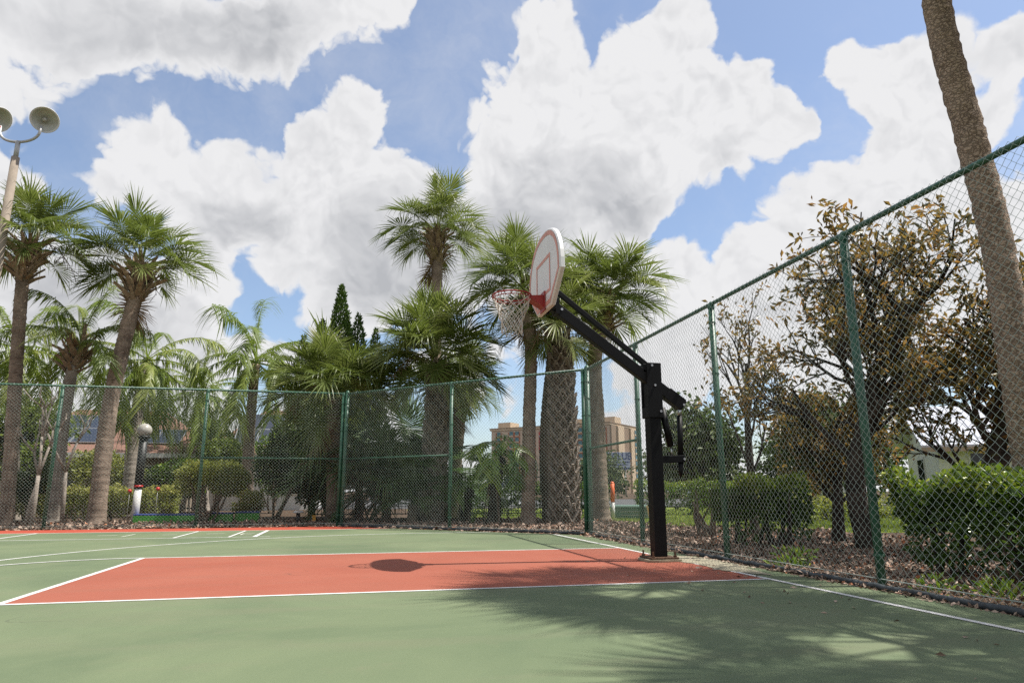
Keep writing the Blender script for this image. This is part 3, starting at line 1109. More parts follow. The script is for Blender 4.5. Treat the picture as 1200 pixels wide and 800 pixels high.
ring_poly([(y, ZB + z) for y, z in fan(.028)], [(y, ZB + z) for y, z in fan(.082)], BXF - .003, 'border_stripe')
sq = lambda w, z0, z1: [(-w, z0), (w, z0), (w, z1), (-w, z1)]
ring_poly(sq(.305, ZB + .175, ZB + .64), sq(.262, ZB + .215, ZB + .597), BXF - .003, 'target_square')
# mounting frame on the back of the board
mf = MB()
mf.box((BXF + .085, 0, ZB + .20), (.045, .34, .07)).box((BXF + .085, 0, ZB + .06), (.045, .34, .07)).box((BXF + .085, .14, ZB + .13), (.04, .05, .26)).box((BXF + .085, -.14, ZB + .13), (.04, .05, .26))
mf.build('mounting_frame', M['black'], hoop, bevel=.003)
# rim
RC = Vector((1.765 - 3.50, 0, 3.05))
rr_, tr = .2286, .0095
tor = MB()
nu, nv = 48, 8
for i in range(nu):
    a = 2 * math.pi * i / nu
    for j in range(nv):
        b = 2 * math.pi * j / nv
        tor.v.append((RC.x + (rr_ + tr * math.cos(b)) * math.cos(a), (rr_ + tr * math.cos(b)) * math.sin(a), RC.z + tr * math.sin(b)))
for i in range(nu):
    for j in range(nv):
        tor.f.append((i * nv + j, ((i + 1) % nu) * nv + j, ((i + 1) % nu) * nv + (j + 1) % nv, i * nv + (j + 1) % nv))
rim = tor.build('rim', M['rimred'], hoop, True)
br = MB()
xb0 = BXF - .001
# tapered breakaway bracket between board and ring
br.add([(xb0, -.075, 3.065), (xb0, .075, 3.065), (xb0, .075, 2.90), (xb0, -.075, 2.90),
        (RC.x + .20, -.085, 3.048), (RC.x + .20, .085, 3.048), (RC.x + .20, .085, 3.022), (RC.x + .20, -.085, 3.022)],
       [(0, 3, 2, 1), (4, 5, 6, 7), (0, 1, 5, 4), (2, 3, 7, 6), (1, 2, 6, 5), (3, 0, 4, 7)])
br.build('rim_bracket', M['rimred'], rim)
MB().box((xb0 - .010, 0, 2.99), (.016, .20, .24)).build('rim_plate', M['rimred'], rim, bevel=.003)
lo = MB()
pts = []
for i in range(25):
    a = R(-150 + 300 * i / 24) + math.pi
    pts.append((RC.x + (rr_ - .004) * math.cos(a), (rr_ - .004) * math.sin(a), RC.z - .034))
lo.tube(pts, .006, 6)
lo.build('net_ring', M['rimred'], rim, True)
hk = MB()
for i in range(12):
    a = 2 * math.pi * (i + .5) / 12
    hk.tube([(RC.x + rr_ * math.cos(a), rr_ * math.sin(a), RC.z - .006), (RC.x + rr_ * math.cos(a), rr_ * math.sin(a), RC.z - .04)], .0045, 4)
hk.build('net_hooks', M['rimred'], rim)['kind'] = 'stuff'
# net
net = MB()
lv = 8
for i in range(12):
    for dr in (-1, 1):
        pts = []
        for k in range(lv * 2 + 1):
            t = k / (lv * 2)
            r = .225 - .105 * min(1, t * 1.55) + .018 * max(0, t - .7)
            a = 2 * math.pi * (i + .5) / 12 + dr * math.pi / 12 * (k / 2)
            wob = .006 * math.sin(i * 2.1 + k * .8 + dr)
            pts.append((RC.x + (r + wob) * math.cos(a), (r + wob) * math.sin(a), RC.z - .03 - .43 * t + .012 * math.sin(i * 1.7 + dr)))
        net.tube(pts, .0048, 4)
net.build('net', M['net'], hoop)

# ------------------------------------------------------------------ palms
FROND = {}


def sabal_frond(el, seed, mat='sabal'):
    """costapalmate fan leaf leaving the crown at elevation el; gravity is in the mesh, so only turn it round Z"""
    key = ('s', el, seed, mat)
    if key in FROND:
        return FROND[key]
    rg = np.random.default_rng(seed * 100 + int(el) + 90)
    ang = R(el)
    p = np.array([0.0, 0.0, 0.0])
    pts, tans = [p.copy()], [ang]
    pl = rg.uniform(.85, 1.12)
    ns = 6
    bend = R(rg.uniform(14, 30)) * (0.5 + 0.5 * math.cos(ang))
    for i in range(ns):
        ang -= bend / ns
        p = p + np.array([0, math.cos(ang), math.sin(ang)]) * pl / ns
        pts.append(p.copy())
        tans.append(ang)
    Vs, Fs, Ts = [], [], []
    off = 0

    def strip(P, W):
        nonlocal off
        V = np.concatenate([np.stack([a - w, a + w]) for a, w in zip(P, W)])
        m = len(P)
        F = np.array([[2 * i, 2 * i + 1, 2 * i + 3, 2 * i + 2] for i in range(m - 1)])
        Vs.append(V)
        Fs.append(F + off)
        off += len(V)
        return m - 1
    # petiole as two crossed strips
    P = np.array(pts)
    for w in (np.array([.016, 0, 0]), np.array([0, 0, .014])):
        c = strip(P, [w * (1.6 - .9 * i / ns) for i in range(ns + 1)])
        Ts += [0.85] * c
    # costa
    cl = .42
    cp, ca = [P[-1]], [ang]
    cb = R(rg.uniform(25, 50)) * (.45 + .55 * max(0.0, math.cos(ang)))
    for i in range(8):
        ang -= cb / 8
        cp.append(cp[-1] + np.array([0, math.cos(ang), math.sin(ang)]) * cl / 8)
        ca.append(ang)
    N_ = 58
    Lm = rg.uniform(.92, 1.08)
    for j in range(N_):
        th = -140 + 280 * (j + .5) / N_ + rg.uniform(-2.0, 2.0)
        f = abs(th) / 140
        u = (1 - f) ** 1.3 * 8
        i0 = min(7, int(u))
        fr = u - i0
        st = cp[i0] * (1 - fr) + cp[i0 + 1] * fr
        a = ca[i0] * (1 - fr) + ca[i0 + 1] * fr
        t = np.array([0, math.cos(a), math.sin(a)])
        nrm = np.array([0, -math.sin(a), math.cos(a)])
        s = np.array([1.0, 0, 0])
        d = t * math.cos(R(th)) + s * math.sin(R(th)) + nrm * (.30 * abs(math.sin(R(th))) + .05)
        d /= np.linalg.norm(d)
        ln = Lm * (1 - .30 * f ** 1.8) * rg.uniform(.9, 1.06)
        k = rg.uniform(.04, .26)
        side = np.cross(d, nrm)
        side /= np.linalg.norm(side)
        ph = R(26) * (1 if j % 2 else -1)
        side = side * math.cos(ph) + nrm * math.sin(ph)
        ss = np.array([0, .20, .38, .56, .78, 1.0])
        ww = np.array([.003, .014, .023, .016, .009, .001]) * (1 - .3 * f)
        drop = rg.random() < .26
        lat = np.cross(d, [0, 0, 1.0]) * rg.uniform(-.10, .10)
        Pp = [st + d * ln * x - np.array([0, 0, 1]) * ln * k * max(0, x - .40) ** 1.6 * 1.3 - np.array([0, 0, 1]) * (ln * .85 * max(0, x - .60) if drop else 0) - d * (ln * .62 * max(0, x - .60) if drop else 0) + lat * max(0, x - .4) ** 2 * ln for x in ss]
        c = strip(np.array(Pp), [side * w for w in ww])
        tv = np.clip(rg.normal(.45, .16), 0, 1)
        Ts += [tv, tv, tv + .03, tv + .12, min(1.3, tv + .38)][:c]
    me = np_mesh('frond', np.concatenate(Vs), np.concatenate(Fs), M[mat], np.clip(Ts, 0, 1.4))
    FROND[key] = me
    return me


def queen_frond(el, seed, mat='queen'):
    key = ('q', el, seed, mat)
    if key in FROND:
        return FROND[key]
    rg = np.random.default_rng(seed * 77 + int(el) + 120)
    ang = R(el)
    Lr = rg.uniform(2.5, 2.9)
    ns = 22
    bend = R(rg.uniform(85, 125)) * (.55 + .45 * math.cos(ang))
    p = np.zeros(3)
    P, A = [p.copy()], [ang]
    for i in range(ns):
        ang -= bend / ns * (0.4 + 1.2 * i / ns)
        p = p + np.array([0, math.cos(ang), math.sin(ang)]) * Lr / ns
        P.append(p.copy())
        A.append(ang)
    P = np.array(P)
    Vs, Fs, Ts = [], [], []
    off = 0

    def strip(Pq, W, tv):
        nonlocal off
        V = np.concatenate([np.stack([a - w, a + w]) for a, w in zip(Pq, W)])
        m = len(Pq)
        Vs.append(V)
        Fs.append(np.array([[2 * i, 2 * i + 1, 2 * i + 3, 2 * i + 2] for i in range(m - 1)]) + off)
        off += len(V)
        Ts.extend([tv] * (m - 1))
    for w in (np.array([.022, 0, 0]), np.array([0, .006, .02])):
        strip(P, [w * (1.3 - 1.15 * i / ns) for i in range(ns + 1)], .8)
    n = 74
    for j in range(n):
        u = .17 + .82 * (j + rg.uniform(-.3, .3)) / n
        x = min(ns - .01, max(0, u * ns))
        i0 = int(x)
        fr = x - i0
        st = P[i0] * (1 - fr) + P[i0 + 1] * fr
        a = A[i0] * (1 - fr) + A[i0 + 1] * fr
        t = np.array([0, math.cos(a), math.sin(a)])
        nrm = np.array([0, -math.sin(a), math.cos(a)])
        for sg in (-1, 1):
            d = t * rg.uniform(.35, .7) + np.array([sg, 0, 0]) * .75 + nrm * rg.uniform(-.45, .6)
            d /= np.linalg.norm(d)
            ln = .66 * math.sin(math.pi * min(1, .16 + .84 * (1 - abs(u - .45) * 1.25))) * rg.uniform(.85, 1.1) * .95
            ln = max(.16, ln)
            k = rg.uniform(.6, 1.15)
            side = np.cross(d, nrm)
            side /= np.linalg.norm(side) + 1e-9
            Pq = [st + d * ln * s - np.array([0, 0, 1]) * ln * k * s ** 1.7 for s in (0, .35, .7, 1.0)]
            strip(Pq, [side * w for w in (.007, .017, .013, .001)], float(np.clip(rg.normal(.5, .22), 0, 1)))
    me = np_mesh('frond', np.concatenate(Vs), np.concatenate(Fs), M[mat], Ts)
    FROND[key] = me
    return me


def boot_mesh(mat):
    key = ('boot', mat)
    if key not in FROND:
        m = MB()
        # split leaf base: two legs clasping the trunk joined into a stub
        for s in (-1, 1):
            m.bar((s * .135, -.018, -.03), (s * .014, .058, .235), .078, .028)
        m.bar((0, .045, .20), (0, .080, .285), .070, .030)
        FROND[key] = m.mesh('leaf_base', M[mat])
    return FROND[key]


def stub_mesh(mat):
    key = ('stub', mat)
    if key not in FROND:
        m = MB()
        m.add([(-.070, 0, 0), (.070, 0, 0), (.042, .085, .20), (-.042, .085, .20), (-.070, -.012, .01), (.070, -.012, .01), (.040, .068, .21), (-.040, .068, .21),
               (-.030, .20, .38), (.030, .20, .38), (.026, .188, .388), (-.026, .188, .388)],
              [(0, 1, 2, 3), (5, 4, 7, 6), (3, 2, 9, 8), (6, 7, 11, 10), (0, 3, 7, 4), (2, 1, 5, 6), (3, 8, 11, 7), (9, 2, 6, 10), (8, 9, 10, 11), (1, 0, 4, 5)])
        FROND[key] = m.mesh('leaf_base', M[mat])
    return FROND[key]


def trunk_mesh(path, r0, r1, mat, seed, step=.055, flare=1.25, ringamp=.035):
    pp = catmull(path, step)
    rg = random.Random(seed)
    n = len(pp)
    rad = []
    w = 0.0
    for i in range(n):
        t = i / (n - 1)
        r = r0 + (r1 - r0) * t
        r *= 1 + (flare - 1) * math.exp(-t * n * step / .28)
        w = .85 * w + rg.uniform(-.012, .012)
        r *= 1 + w + (ringamp * (1 if i % 3 else -1) if ringamp else 0) * rg.uniform(.4, 1)
        rad.append(r)
    m = MB().tube(pp, rad, 18)
    rgn = np.random.default_rng(seed)
    v = np.array(m.v)
    v += rgn.normal(0, .0045, v.shape)
    m.v = [tuple(x) for x in v]
    return m.mesh('trunk', mat, True), pp, rad


def palm(label, path, r0, r1, kind='sabal', nf=34, scale=1.0, boots=None, group='palm trees around the court', bark='bark', seed=1,
         top_el=84, low_el=-48, leaf=None, crown_dz=0.0, dead=0, boot_mat='boot_tan', name='palm_tree', dense=None):
    base = Vector(path[0])
    root = thing(name, label, 'palm tree', base, 0, group)
    loc = [Vector(p) - base for p in path]
    me, pp, rad = trunk_mesh(loc, r0, r1, M[bark], seed)
    link('trunk', me, root)
    rg = random.Random(seed)
    top = pp[-1]
    crown = bpy.data.objects.new('crown', None)
    C.objects.link(crown)
    crown.empty_display_size = .2
    crown.parent = root
    crown.location = top + Vector((0, 0, crown_dz))
    td = (pp[-1] - pp[max(0, len(pp) - 14)]).normalized()
    crown.rotation_euler = Vector((0, 0, 1)).rotation_difference((td + Vector((0, 0, 1.2))).normalized()).to_euler()
    make = sabal_frond if kind == 'sabal' else queen_frond
    leaf = leaf or ('sabal' if kind == 'sabal' else 'queen')
    cls = [85, 68, 52, 38, 24, 10, -5, -20, -36, -52]
    for i in range(nf):
        t = (i + .5) / nf
        el = top_el + (low_el - top_el) * (t ** .85) + rg.uniform(-9, 9)
        c = min(cls, key=lambda e: abs(e - el))
        sc = scale * rg.uniform(.86, 1.08) * (1 - .08 * (t > .8))
        o = link('frond', make(c, rg.randrange(3), leaf), crown, (0, 0, .22 * (1 - t) * scale), 2.39996 * i + rg.uniform(-.3, .3), sc)
        o.rotation_euler = (R(rg.uniform(-6, 6)), R(rg.uniform(-10, 10)), o.rotation_euler.z)
    for i in range(dead):
        o = link('dry_frond', make(-52, 5, 'dead'), crown, (0, 0, -.1), rg.uniform(0, 6.28), scale * rg.uniform(.75, .9))
        o.rotation_euler = (R(rg.uniform(-38, -20)), 0, o.rotation_euler.z)
    if kind == 'sabal' and nf > 20:
        for i in range(rg.choice((1, 2, 2))):
            # hanging flower stalk
            a = rg.uniform(0, 6.28)
            m = MB()
            L_ = 1.25 * scale
            pts = [(math.cos(a) * L_ * x, math.sin(a) * L_ * x, .25 + .75 * x - 1.3 * x * x) for x in (0, .25, .5, .75, 1.0)]
            m.tube(pts, [.014, .012, .010, .008, .004], 5)
            for k in range(26):
                x = rg.uniform(.3, 1)
                q = Vector((math.cos(a) * L_ * x, math.sin(a) * L_ * x, .25 + .75 * x - 1.3 * x * x))
                e = q + Vector((rg.uniform(-.2, .2), rg.uniform(-.2, .2), rg.uniform(-.32, -.05)))
                m.bar(q, e, .012, .012)
            m.build('flower_stalk', M['dead'], crown)
    if boots == 'lattice':
        ring = 0
        cum = [0.0]
        for a, b in zip(pp[:-1], pp[1:]):
            cum.append(cum[-1] + (b - a).length)
        s = .06
        while s < cum[-1] + .05:
            i = min(len(pp) - 1, int(np.searchsorted(cum, s)))
            nb = 7
            for k in range(nb):
                a = 2 * math.pi * (k + .5 * (ring % 2)) / nb + rg.uniform(-.06, .06)
                q = pp[i] + Vector((math.cos(a), math.sin(a), 0)) * (rad[i] * 1.0)
                sc = rg.uniform(.9, 1.12)
                o = link('leaf_base', boot_mesh(boot_mat), root, q, a - math.pi / 2, (sc, sc * rg.uniform(.9, 1.5), sc * rg.uniform(.9, 1.1)))
                o.rotation_euler = (R(rg.uniform(-10, 4)), R(rg.uniform(-8, 8)), a - math.pi / 2)
            s += .165
            ring += 1
    elif boots:
        # ragged ball of old leaf bases under the crown
        nb = boots
        for k in range(nb):
            t = k / nb
            a = 2.39996 * k
            z = -.95 * scale + 1.05 * scale * t
            rr = r1 * (1.0 + .75 * math.sin(math.pi * min(1, .1 + t * .8)))
            q = top + td * z + Vector((math.cos(a), math.sin(a), 0)) * rr * .8
            sc = rg.uniform(.8, 1.45)
            o = link('leaf_base', stub_mesh(boot_mat), root, q, 0, sc)
            o.rotation_euler = (R(rg.uniform(-34, 16)), R(rg.uniform(-34, 34)), a - math.pi / 2)
    return root


GP = 'cabbage palms behind the fences'
GQ = 'feathery queen palms by the house'
palm('straight cabbage palm at the far left edge beside the light pole', [(-8.19, 19.66, -.05), (-8.43, 19.56, 3.4), (-8.6, 19.48, 6.1), (-8.58, 19.5, 7.0)], .155, .145, nf=28, scale=.92, low_el=4, boots=70, group=GP, bark='bark_red', seed=1)
palm('leaning cabbage palm with curved trunk second from left', [(-6.24, 19.74, -.05), (-6.25, 19.73, 2.89), (-6.08, 19.79, 5.1), (-5.97, 19.82, 6.1), (-5.93, 19.83, 6.75)], .205, .18, nf=28, scale=.95, boots=70, group=GP, bark='bark_red', seed=2, low_el=2, dead=1)
palm('low cabbage palm with wide crown left of the fence bend', [(-.34, 19.0, -.05), (-.47, 18.99, 1.8), (-.6, 18.99, 3.25)], .22, .19, nf=44, scale=1.0, group=GP, bark='bark', seed=7, low_el=-6, dead=2)
palm('thick cabbage palm with rough criss-cross trunk below the tall palm', [(2.07, 18.18, -.05), (2.16, 18.17, 2.0), (2.2, 18.16, 3.5), (2.12, 18.18, 4.05)], .25, .24, nf=56, scale=1.04, boots='lattice', group=GP, bark='bark', seed=8, low_el=-10, boot_mat='boot', dead=2)
palm('tallest cabbage palm rising above the lower crown in the middle', [(2.88, 22.82, -.05), (2.67, 22.84, 4.3), (2.61, 22.85, 8.2), (2.6, 22.85, 9.6)], .19, .175, nf=30, scale=1.04, boots=74, group=GP, bark='bark_red', seed=9, low_el=2, dead=2)
palm('small cabbage palm with ragged brown collar behind the angled fence post', [(3.09, 21.78, -.05), (3.22, 21.76, 1.7), (3.38, 21.74, 3.9)], .21, .20, nf=18, scale=.72, boots=70, group=GP, bark='bark_red', seed=10, low_el=-20)
palm('slender dark-trunked cabbage palm behind the rim', [(4.35, 16.95, -.05), (4.39, 16.94, 2.4), (4.45, 16.93, 4.6), (4.28, 16.98, 5.95)], .175, .155, nf=32, scale=.92, group=GP, bark='bark_red', seed=11, low_el=-4, dead=2)
palm('cabbage palm with bowed grey trunk beside the criss-cross trunk near the corner', [(5.30, 18.24, -.05), (5.22, 18.27, 2.06), (5.41, 18.21, 4.2), (5.6, 18.15, 5.6)], .20, .18, nf=26, scale=.9, group=GP, bark='bark', seed=12, low_el=2)
palm('stout cabbage palm with criss-cross trunk by the corner post', [(5.26, 16.8, -.05), (5.27, 16.79, 1.96), (5.2, 16.81, 4.0), (5.15, 16.83, 4.75)], .27, .25, nf=28, scale=.82, boots='lattice', group=GP, bark='bark', seed=13, low_el=-8, boot_mat='boot')
palm('reddish-trunked cabbage palm right of the backboard', [(6.78, 18.28, -.05), (6.74, 18.3, 2.56), (6.72, 18.3, 4.5), (6.97, 18.21, 5.6), (7.06, 18.17, 6.2)], .225, .20, nf=40, scale=.98, boots=40, group=GP, bark='bark_red', seed=14, low_el=-2, dead=1)

# the near palm whose crown is above the picture, and its neighbour further along the fence; both shade the court
palm('big leaning palm trunk close behind the right fence', [(6.60, 5.55, -.05), (6.45, 5.40, 1.56), (6.42, 5.36, 3.22), (6.36, 5.40, 4.40), (6.29, 5.50, 6.25), (6.36, 5.3, 7.2), (6.6, 4.85, 8.2)], .152, .138, nf=28, top_el=80, low_el=0, scale=.9, bark='bark_big', seed=15, group='palms beside the right fence')
palm('palm beyond the right edge whose crown shades the court', [(6.6, 2.4, -.05), (6.6, 2.5, 3), (6.5, 2.7, 6.6)], .2, .18, nf=27, scale=.95, bark='bark_big', seed=16, group='palms beside the right fence')

# queen palms (feather leaves)
palm('queen palm with pale slanting trunk and big brown leaf bases', [(-7.55, 20.66, -.05), (-7.61, 20.64, 2.5), (-7.58, 20.65, 4.2), (-7.5, 20.69, 4.75)], .155, .14, 'queen', 14, .82, 44, GQ, 'bark_pale', 20, 80, -5)
palm('drooping queen palm behind the straight leftmost trunk', [(-9.51, 23.12, -.05), (-9.86, 22.97, 3.1), (-10.0, 22.91, 4.9)], .2, .16, 'queen', 18, .95, None, GQ, 'bark_pale', 21, 75, -35)
palm('queen palm with hanging curtain of leaves above the globe lamp', [(-7.26, 26.01, -.05), (-7.37, 25.98, 3.0), (-7.23, 26.01, 5.2)], .24, .18, 'queen', 26, 1.05, None, GQ, 'bark_pale', 22, 72, -52)
palm('distant queen palm in front of the solar roof', [(-6.11, 32.43, -.05), (-6.51, 32.35, 3.5), (-6.64, 32.33, 4.9)], .22, .16, 'queen', 22, 1.05, None, GQ, 'bark_pale', 23, 75, -50)
palm('queen palm with arching plumes left of the pointed conifer', [(-3.48, 25.77, -.05), (-3.58, 25.75, 3.0), (-3.55, 25.76, 5.3)], .22, .15, 'queen', 20, 1.12, None, GQ, 'bark_red', 24, 78, -25)

# dark fan palmettos under the trees at the bend
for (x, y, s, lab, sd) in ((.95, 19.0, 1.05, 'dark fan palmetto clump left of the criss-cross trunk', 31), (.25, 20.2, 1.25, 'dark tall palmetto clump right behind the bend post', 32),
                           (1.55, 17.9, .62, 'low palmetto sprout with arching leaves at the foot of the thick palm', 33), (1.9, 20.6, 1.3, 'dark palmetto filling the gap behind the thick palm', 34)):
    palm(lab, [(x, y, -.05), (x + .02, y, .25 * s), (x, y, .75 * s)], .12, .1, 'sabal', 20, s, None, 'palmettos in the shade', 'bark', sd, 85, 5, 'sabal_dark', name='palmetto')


# split-leaf philodendron
def lobed_leaf(seed):
    key = ('ph', seed)
    if key in FROND:
        return FROND[key]
    rg = np.random.default_rng(seed + 500)
    Vs, Fs, Ts = [], [], []
    off = 0

    def strip(Pq, W, tv):
        nonlocal off
        V = np.concatenate([np.stack([a - w, a + w]) for a, w in zip(Pq, W)])
        m = len(Pq)
        Vs.append(V)
        Fs.append(np.array([[2 * i, 2 * i + 1, 2 * i + 3, 2 * i + 2] for i in range(m - 1)]) + off)
        off += len(V)
        Ts.extend([tv] * (m - 1))
    ang = R(rg.uniform(45, 85))
    P = [np.zeros(3)]
    for i in range(6):
        ang -= R(9)
        P.append(P[-1] + np.array([0, math.cos(ang), math.sin(ang)]) * .12)
    strip(P, [np.array([.012, 0, 0])] * 7, .5)
    Q, A = [P[-1]], [ang]
    for i in range(9):
        ang -= R(9)
        Q.append(Q[-1] + np.array([0, math.cos(ang), math.sin(ang)]) * .075)
        A.append(ang)
    strip(Q, [np.array([w, 0, 0]) for w in np.linspace(.045, .014, 10)], .5)
    for j in range(8):
        st, a = Q[j + 1], A[j + 1]
        t = np.array([0, math.cos(a), math.sin(a)])
        nm = np.array([0, -math.sin(a), math.cos(a)])
        for sg in (-1, 1):
            d = t * (.1 + .09 * j) + np.array([sg, 0, 0]) + nm * .15
            d /= np.linalg.norm(d)
            ln = .36 * math.sin(math.pi * (.3 + .6 * (1 - abs(j / 7 - .3)))) + .04
            sd = np.cross(d, nm)
            Pq = [st + d * ln * s - np.array([0, 0, 1]) * ln * .45 * s * s for s in (0, .4, .75, 1)]
            strip(Pq, [sd * w for w in (.014, .021, .019, .003)], float(rg.uniform(.2, .8)))
    me = np_mesh('leaf_blade', np.concatenate(Vs), np.concatenate(Fs), M['philo'], Ts)
    FROND[key] = me
    return me


def philodendron(label, x, y, h, nl, sc, seed):
    root = thing('split_leaf_philodendron', label, 'plant', (x, y, -.05), 0, 'split-leaf philodendrons')
    rg = random.Random(seed)
    me, pp, rad = trunk_mesh([Vector((0, 0, 0)), Vector((.05, 0, h * .5)), Vector((.18, 0, h))], .17, .11, M['bark_dark'], seed, ringamp=.06)
    link('trunk', me, root)
    for i in range(nl):
        o = link('leaf_blade', lobed_leaf(rg.randrange(4)), root, (.18, 0, h - .15 * rg.random()), 2.4 * i + rg.uniform(-.3, .3), sc * rg.uniform(.8, 1.1))
        o.rotation_euler = (R(rg.uniform(-35, 25)), R(rg.uniform(-12, 12)), o.rotation_euler.z)
    for i in range(6):
        a = rg.uniform(0, 6.28)
        pts = [(.1 * math.cos(a), .1 * math.sin(a), h * .7), (.24 * math.cos(a), .24 * math.sin(a), h * .35), (.34 * math.cos(a), .34 * math.sin(a), 0)]
        MB().tube(pts, .014, 5).build('aerial_root', M['bark'], root)
    return root


philodendron('split-leaf philodendron with short dark trunk behind the angled fence', 3.57, 17.44, 1.7, 44, .86, 3)
philodendron('low split-leaf philodendron against the angled fence post', 2.95, 18.3, .9, 26, .85, 4)

# ------------------------------------------------------------------ broadleaf trees, hedges, shrubs


def branch_tree(seed, trunk_pts, r0, levels, n_limb, spread, up, lens, wig=.18, first=.35):
    """skeleton: list of (points, radii) tubes and the twig ends with direction"""
    rg = random.Random(seed)
    tubes, ends = [], []

    def grow(p, d, ln, r, lv):
        k = 4
        pts, rad = [p.copy()], [r]
        dd = d.copy()
        for i in range(k):
            dd = (dd + Vector((rg.uniform(-wig, wig), rg.uniform(-wig, wig), rg.uniform(-wig, wig) + up * .12))).normalized()
            p = p + dd * ln / k
            pts.append(p.copy())
            rad.append(r * (1 - .55 * (i + 1) / k))
        tubes.append((pts, rad))
        if lv >= levels:
            ends.append((pts[-1], dd))
            ends.append((pts[2], (dd + Vector((rg.uniform(-1, 1), rg.uniform(-1, 1), rg.uniform(-.2, .8)))).normalized()))
            return
        for j in range(n_limb[lv]):
            t = rg.uniform(.35, 1.0)
            i0 = min(k - 1, int(t * k))
            q = pts[i0].lerp(pts[i0 + 1], t * k - i0)
            a = rg.uniform(0, 2 * math.pi)
            side = dd.orthogonal().normalized()
            side.rotate(Matrix.Rotation(a, 3, dd))
            nd = (dd * (1 - spread * .5) + side * spread + Vector((0, 0, up * .3))).normalized()
            grow(q, nd, ln * lens * rg.uniform(.75, 1.15), rad[i0] * .62, lv + 1)
    pts = catmull(trunk_pts, .25)
    n = len(pts)
    tubes.append((pts, [r0 * (1.3 - .75 * i / n if i else 1.5) for i in range(n)]))
    for j in range(n_limb[0]):
        t = first + (1 - first) * (j + .5) / n_limb[0]
        i0 = min(n - 2, int(t * (n - 1)))
        a = 2.4 * j + rg.uniform(-.4, .4)
        nd = Vector((math.cos(a) * spread, math.sin(a) * spread, .55 + up * .5)).normalized()
        grow(pts[i0].copy(), nd, lens * (pts[-1] - pts[0]).length * rg.uniform(.45, .65), r0 * .45, 1)
    return tubes, ends


def tree(name, label, cat, base, trunk_pts, r0, mat_leaf, mat_bark, seed, levels=3, n_limb=(9, 4, 4, 3), spread=.75, up=.5, lens=.62,
         leaf=.13, per=9, cluster=.22, width=.42, group=None, tintf=None, droop=.15, limb_n=5, thin=1.0):
    root = thing(name, label, cat, base, 0, group)
    tubes, ends = branch_tree(seed, [Vector(p) for p in trunk_pts], r0, levels, n_limb, spread, up, lens)
    m = MB()
    for pts, rad in tubes:
        m.tube(pts, [max(.004, r) for r in rad], limb_n if rad[0] < .05 else 9, False)
    m.build('trunk', M[mat_bark], root, True)
    rg = np.random.default_rng(seed)
    E_ = np.array([list(p) for p, d in ends])
    Dd = np.array([list(d) for p, d in ends])
    if thin < 1:
        k = rg.random(len(E_)) < thin
        E_, Dd = E_[k], Dd[k]
    n = len(E_) * per
    P = np.repeat(E_, per, 0) + rg.normal(0, cluster * .5, (n, 3))
    D = np.repeat(Dd, per, 0) * .6 + rg.normal(0, .8, (n, 3))
    V, F = leaves(P, D, leaf * rg.uniform(.7, 1.25, n), width, rg, .25, droop)
    ct = np.repeat(rg.random(len(E_)), per)
    t = np.clip(.55 * ct + .45 * rg.random(n), 0, 1) if tintf is None else tintf(P, ct, rg)
    link('crown', np_mesh('crown', V, F, M[mat_leaf], np.repeat(t, 2)), root)
    return root


def mag_tint(P, ct, rg):
    return np.clip(rg.beta(1.2, 1.4, len(P)) * .65 + .5 * (ct - .40), 0, 1)


tree('magnolia_tree', 'large bronze-leaved magnolia tree behind the right fence', 'tree', (7.0, 8.40, -.05),
     [(0, 0, 0), (-.05, .06, 1.0), (.25, -.15, 2.2), (.75, -.5, 3.5)], .12, 'magnolia', 'bark_dark', 41, 3, (13, 5, 5, 3), .85, .5, .66,
     leaf=.135, per=8, cluster=.11, width=.36, tintf=mag_tint, group='bronze-leaved magnolias')
tree('magnolia_tree', 'second magnolia with several dark stems behind the right hedge', 'tree', (8.3, 7.6, -.05),
     [(0, 0, 0), (.02, -.04, 1.0), (.15, -.2, 1.7), (.15, -.35, 2.6)], .12, 'magnolia', 'bark_dark', 42, 3, (11, 5, 4, 3), .8, .55, .68,
     leaf=.135, per=8, cluster=.12, width=.36, tintf=mag_tint, group='bronze-leaved magnolias')
tree('magnolia_tree', 'thin half-bare magnolia between the second and third fence posts', 'tree', (7.15, 11.4, -.05),
     [(0, 0, 0), (.03, .04, 1.0), (.05, .05, 2.1), (.1, .0, 3.2)], .07, 'magnolia', 'bark_dark', 43, 3, (9, 4, 3, 3), .55, .9, .60,
     leaf=.13, per=5, cluster=.14, width=.36, tintf=mag_tint, group='bronze-leaved magnolias', thin=.55)
tree('magnolia_tree', 'bushy low magnolia with brown leaves over the clipped hedge', 'tree', (7.7, 9.9, -.05),
     [(0, 0, 0), (.05, 0, .6), (.1, 0, 1.2), (.1, .0, 1.9)], .08, 'magnolia', 'bark_dark', 44, 3, (10, 5, 4, 3), .8, .45, .68,
     leaf=.13, per=6, cluster=.15, width=.36, tintf=mag_tint, group='bronze-leaved magnolias')


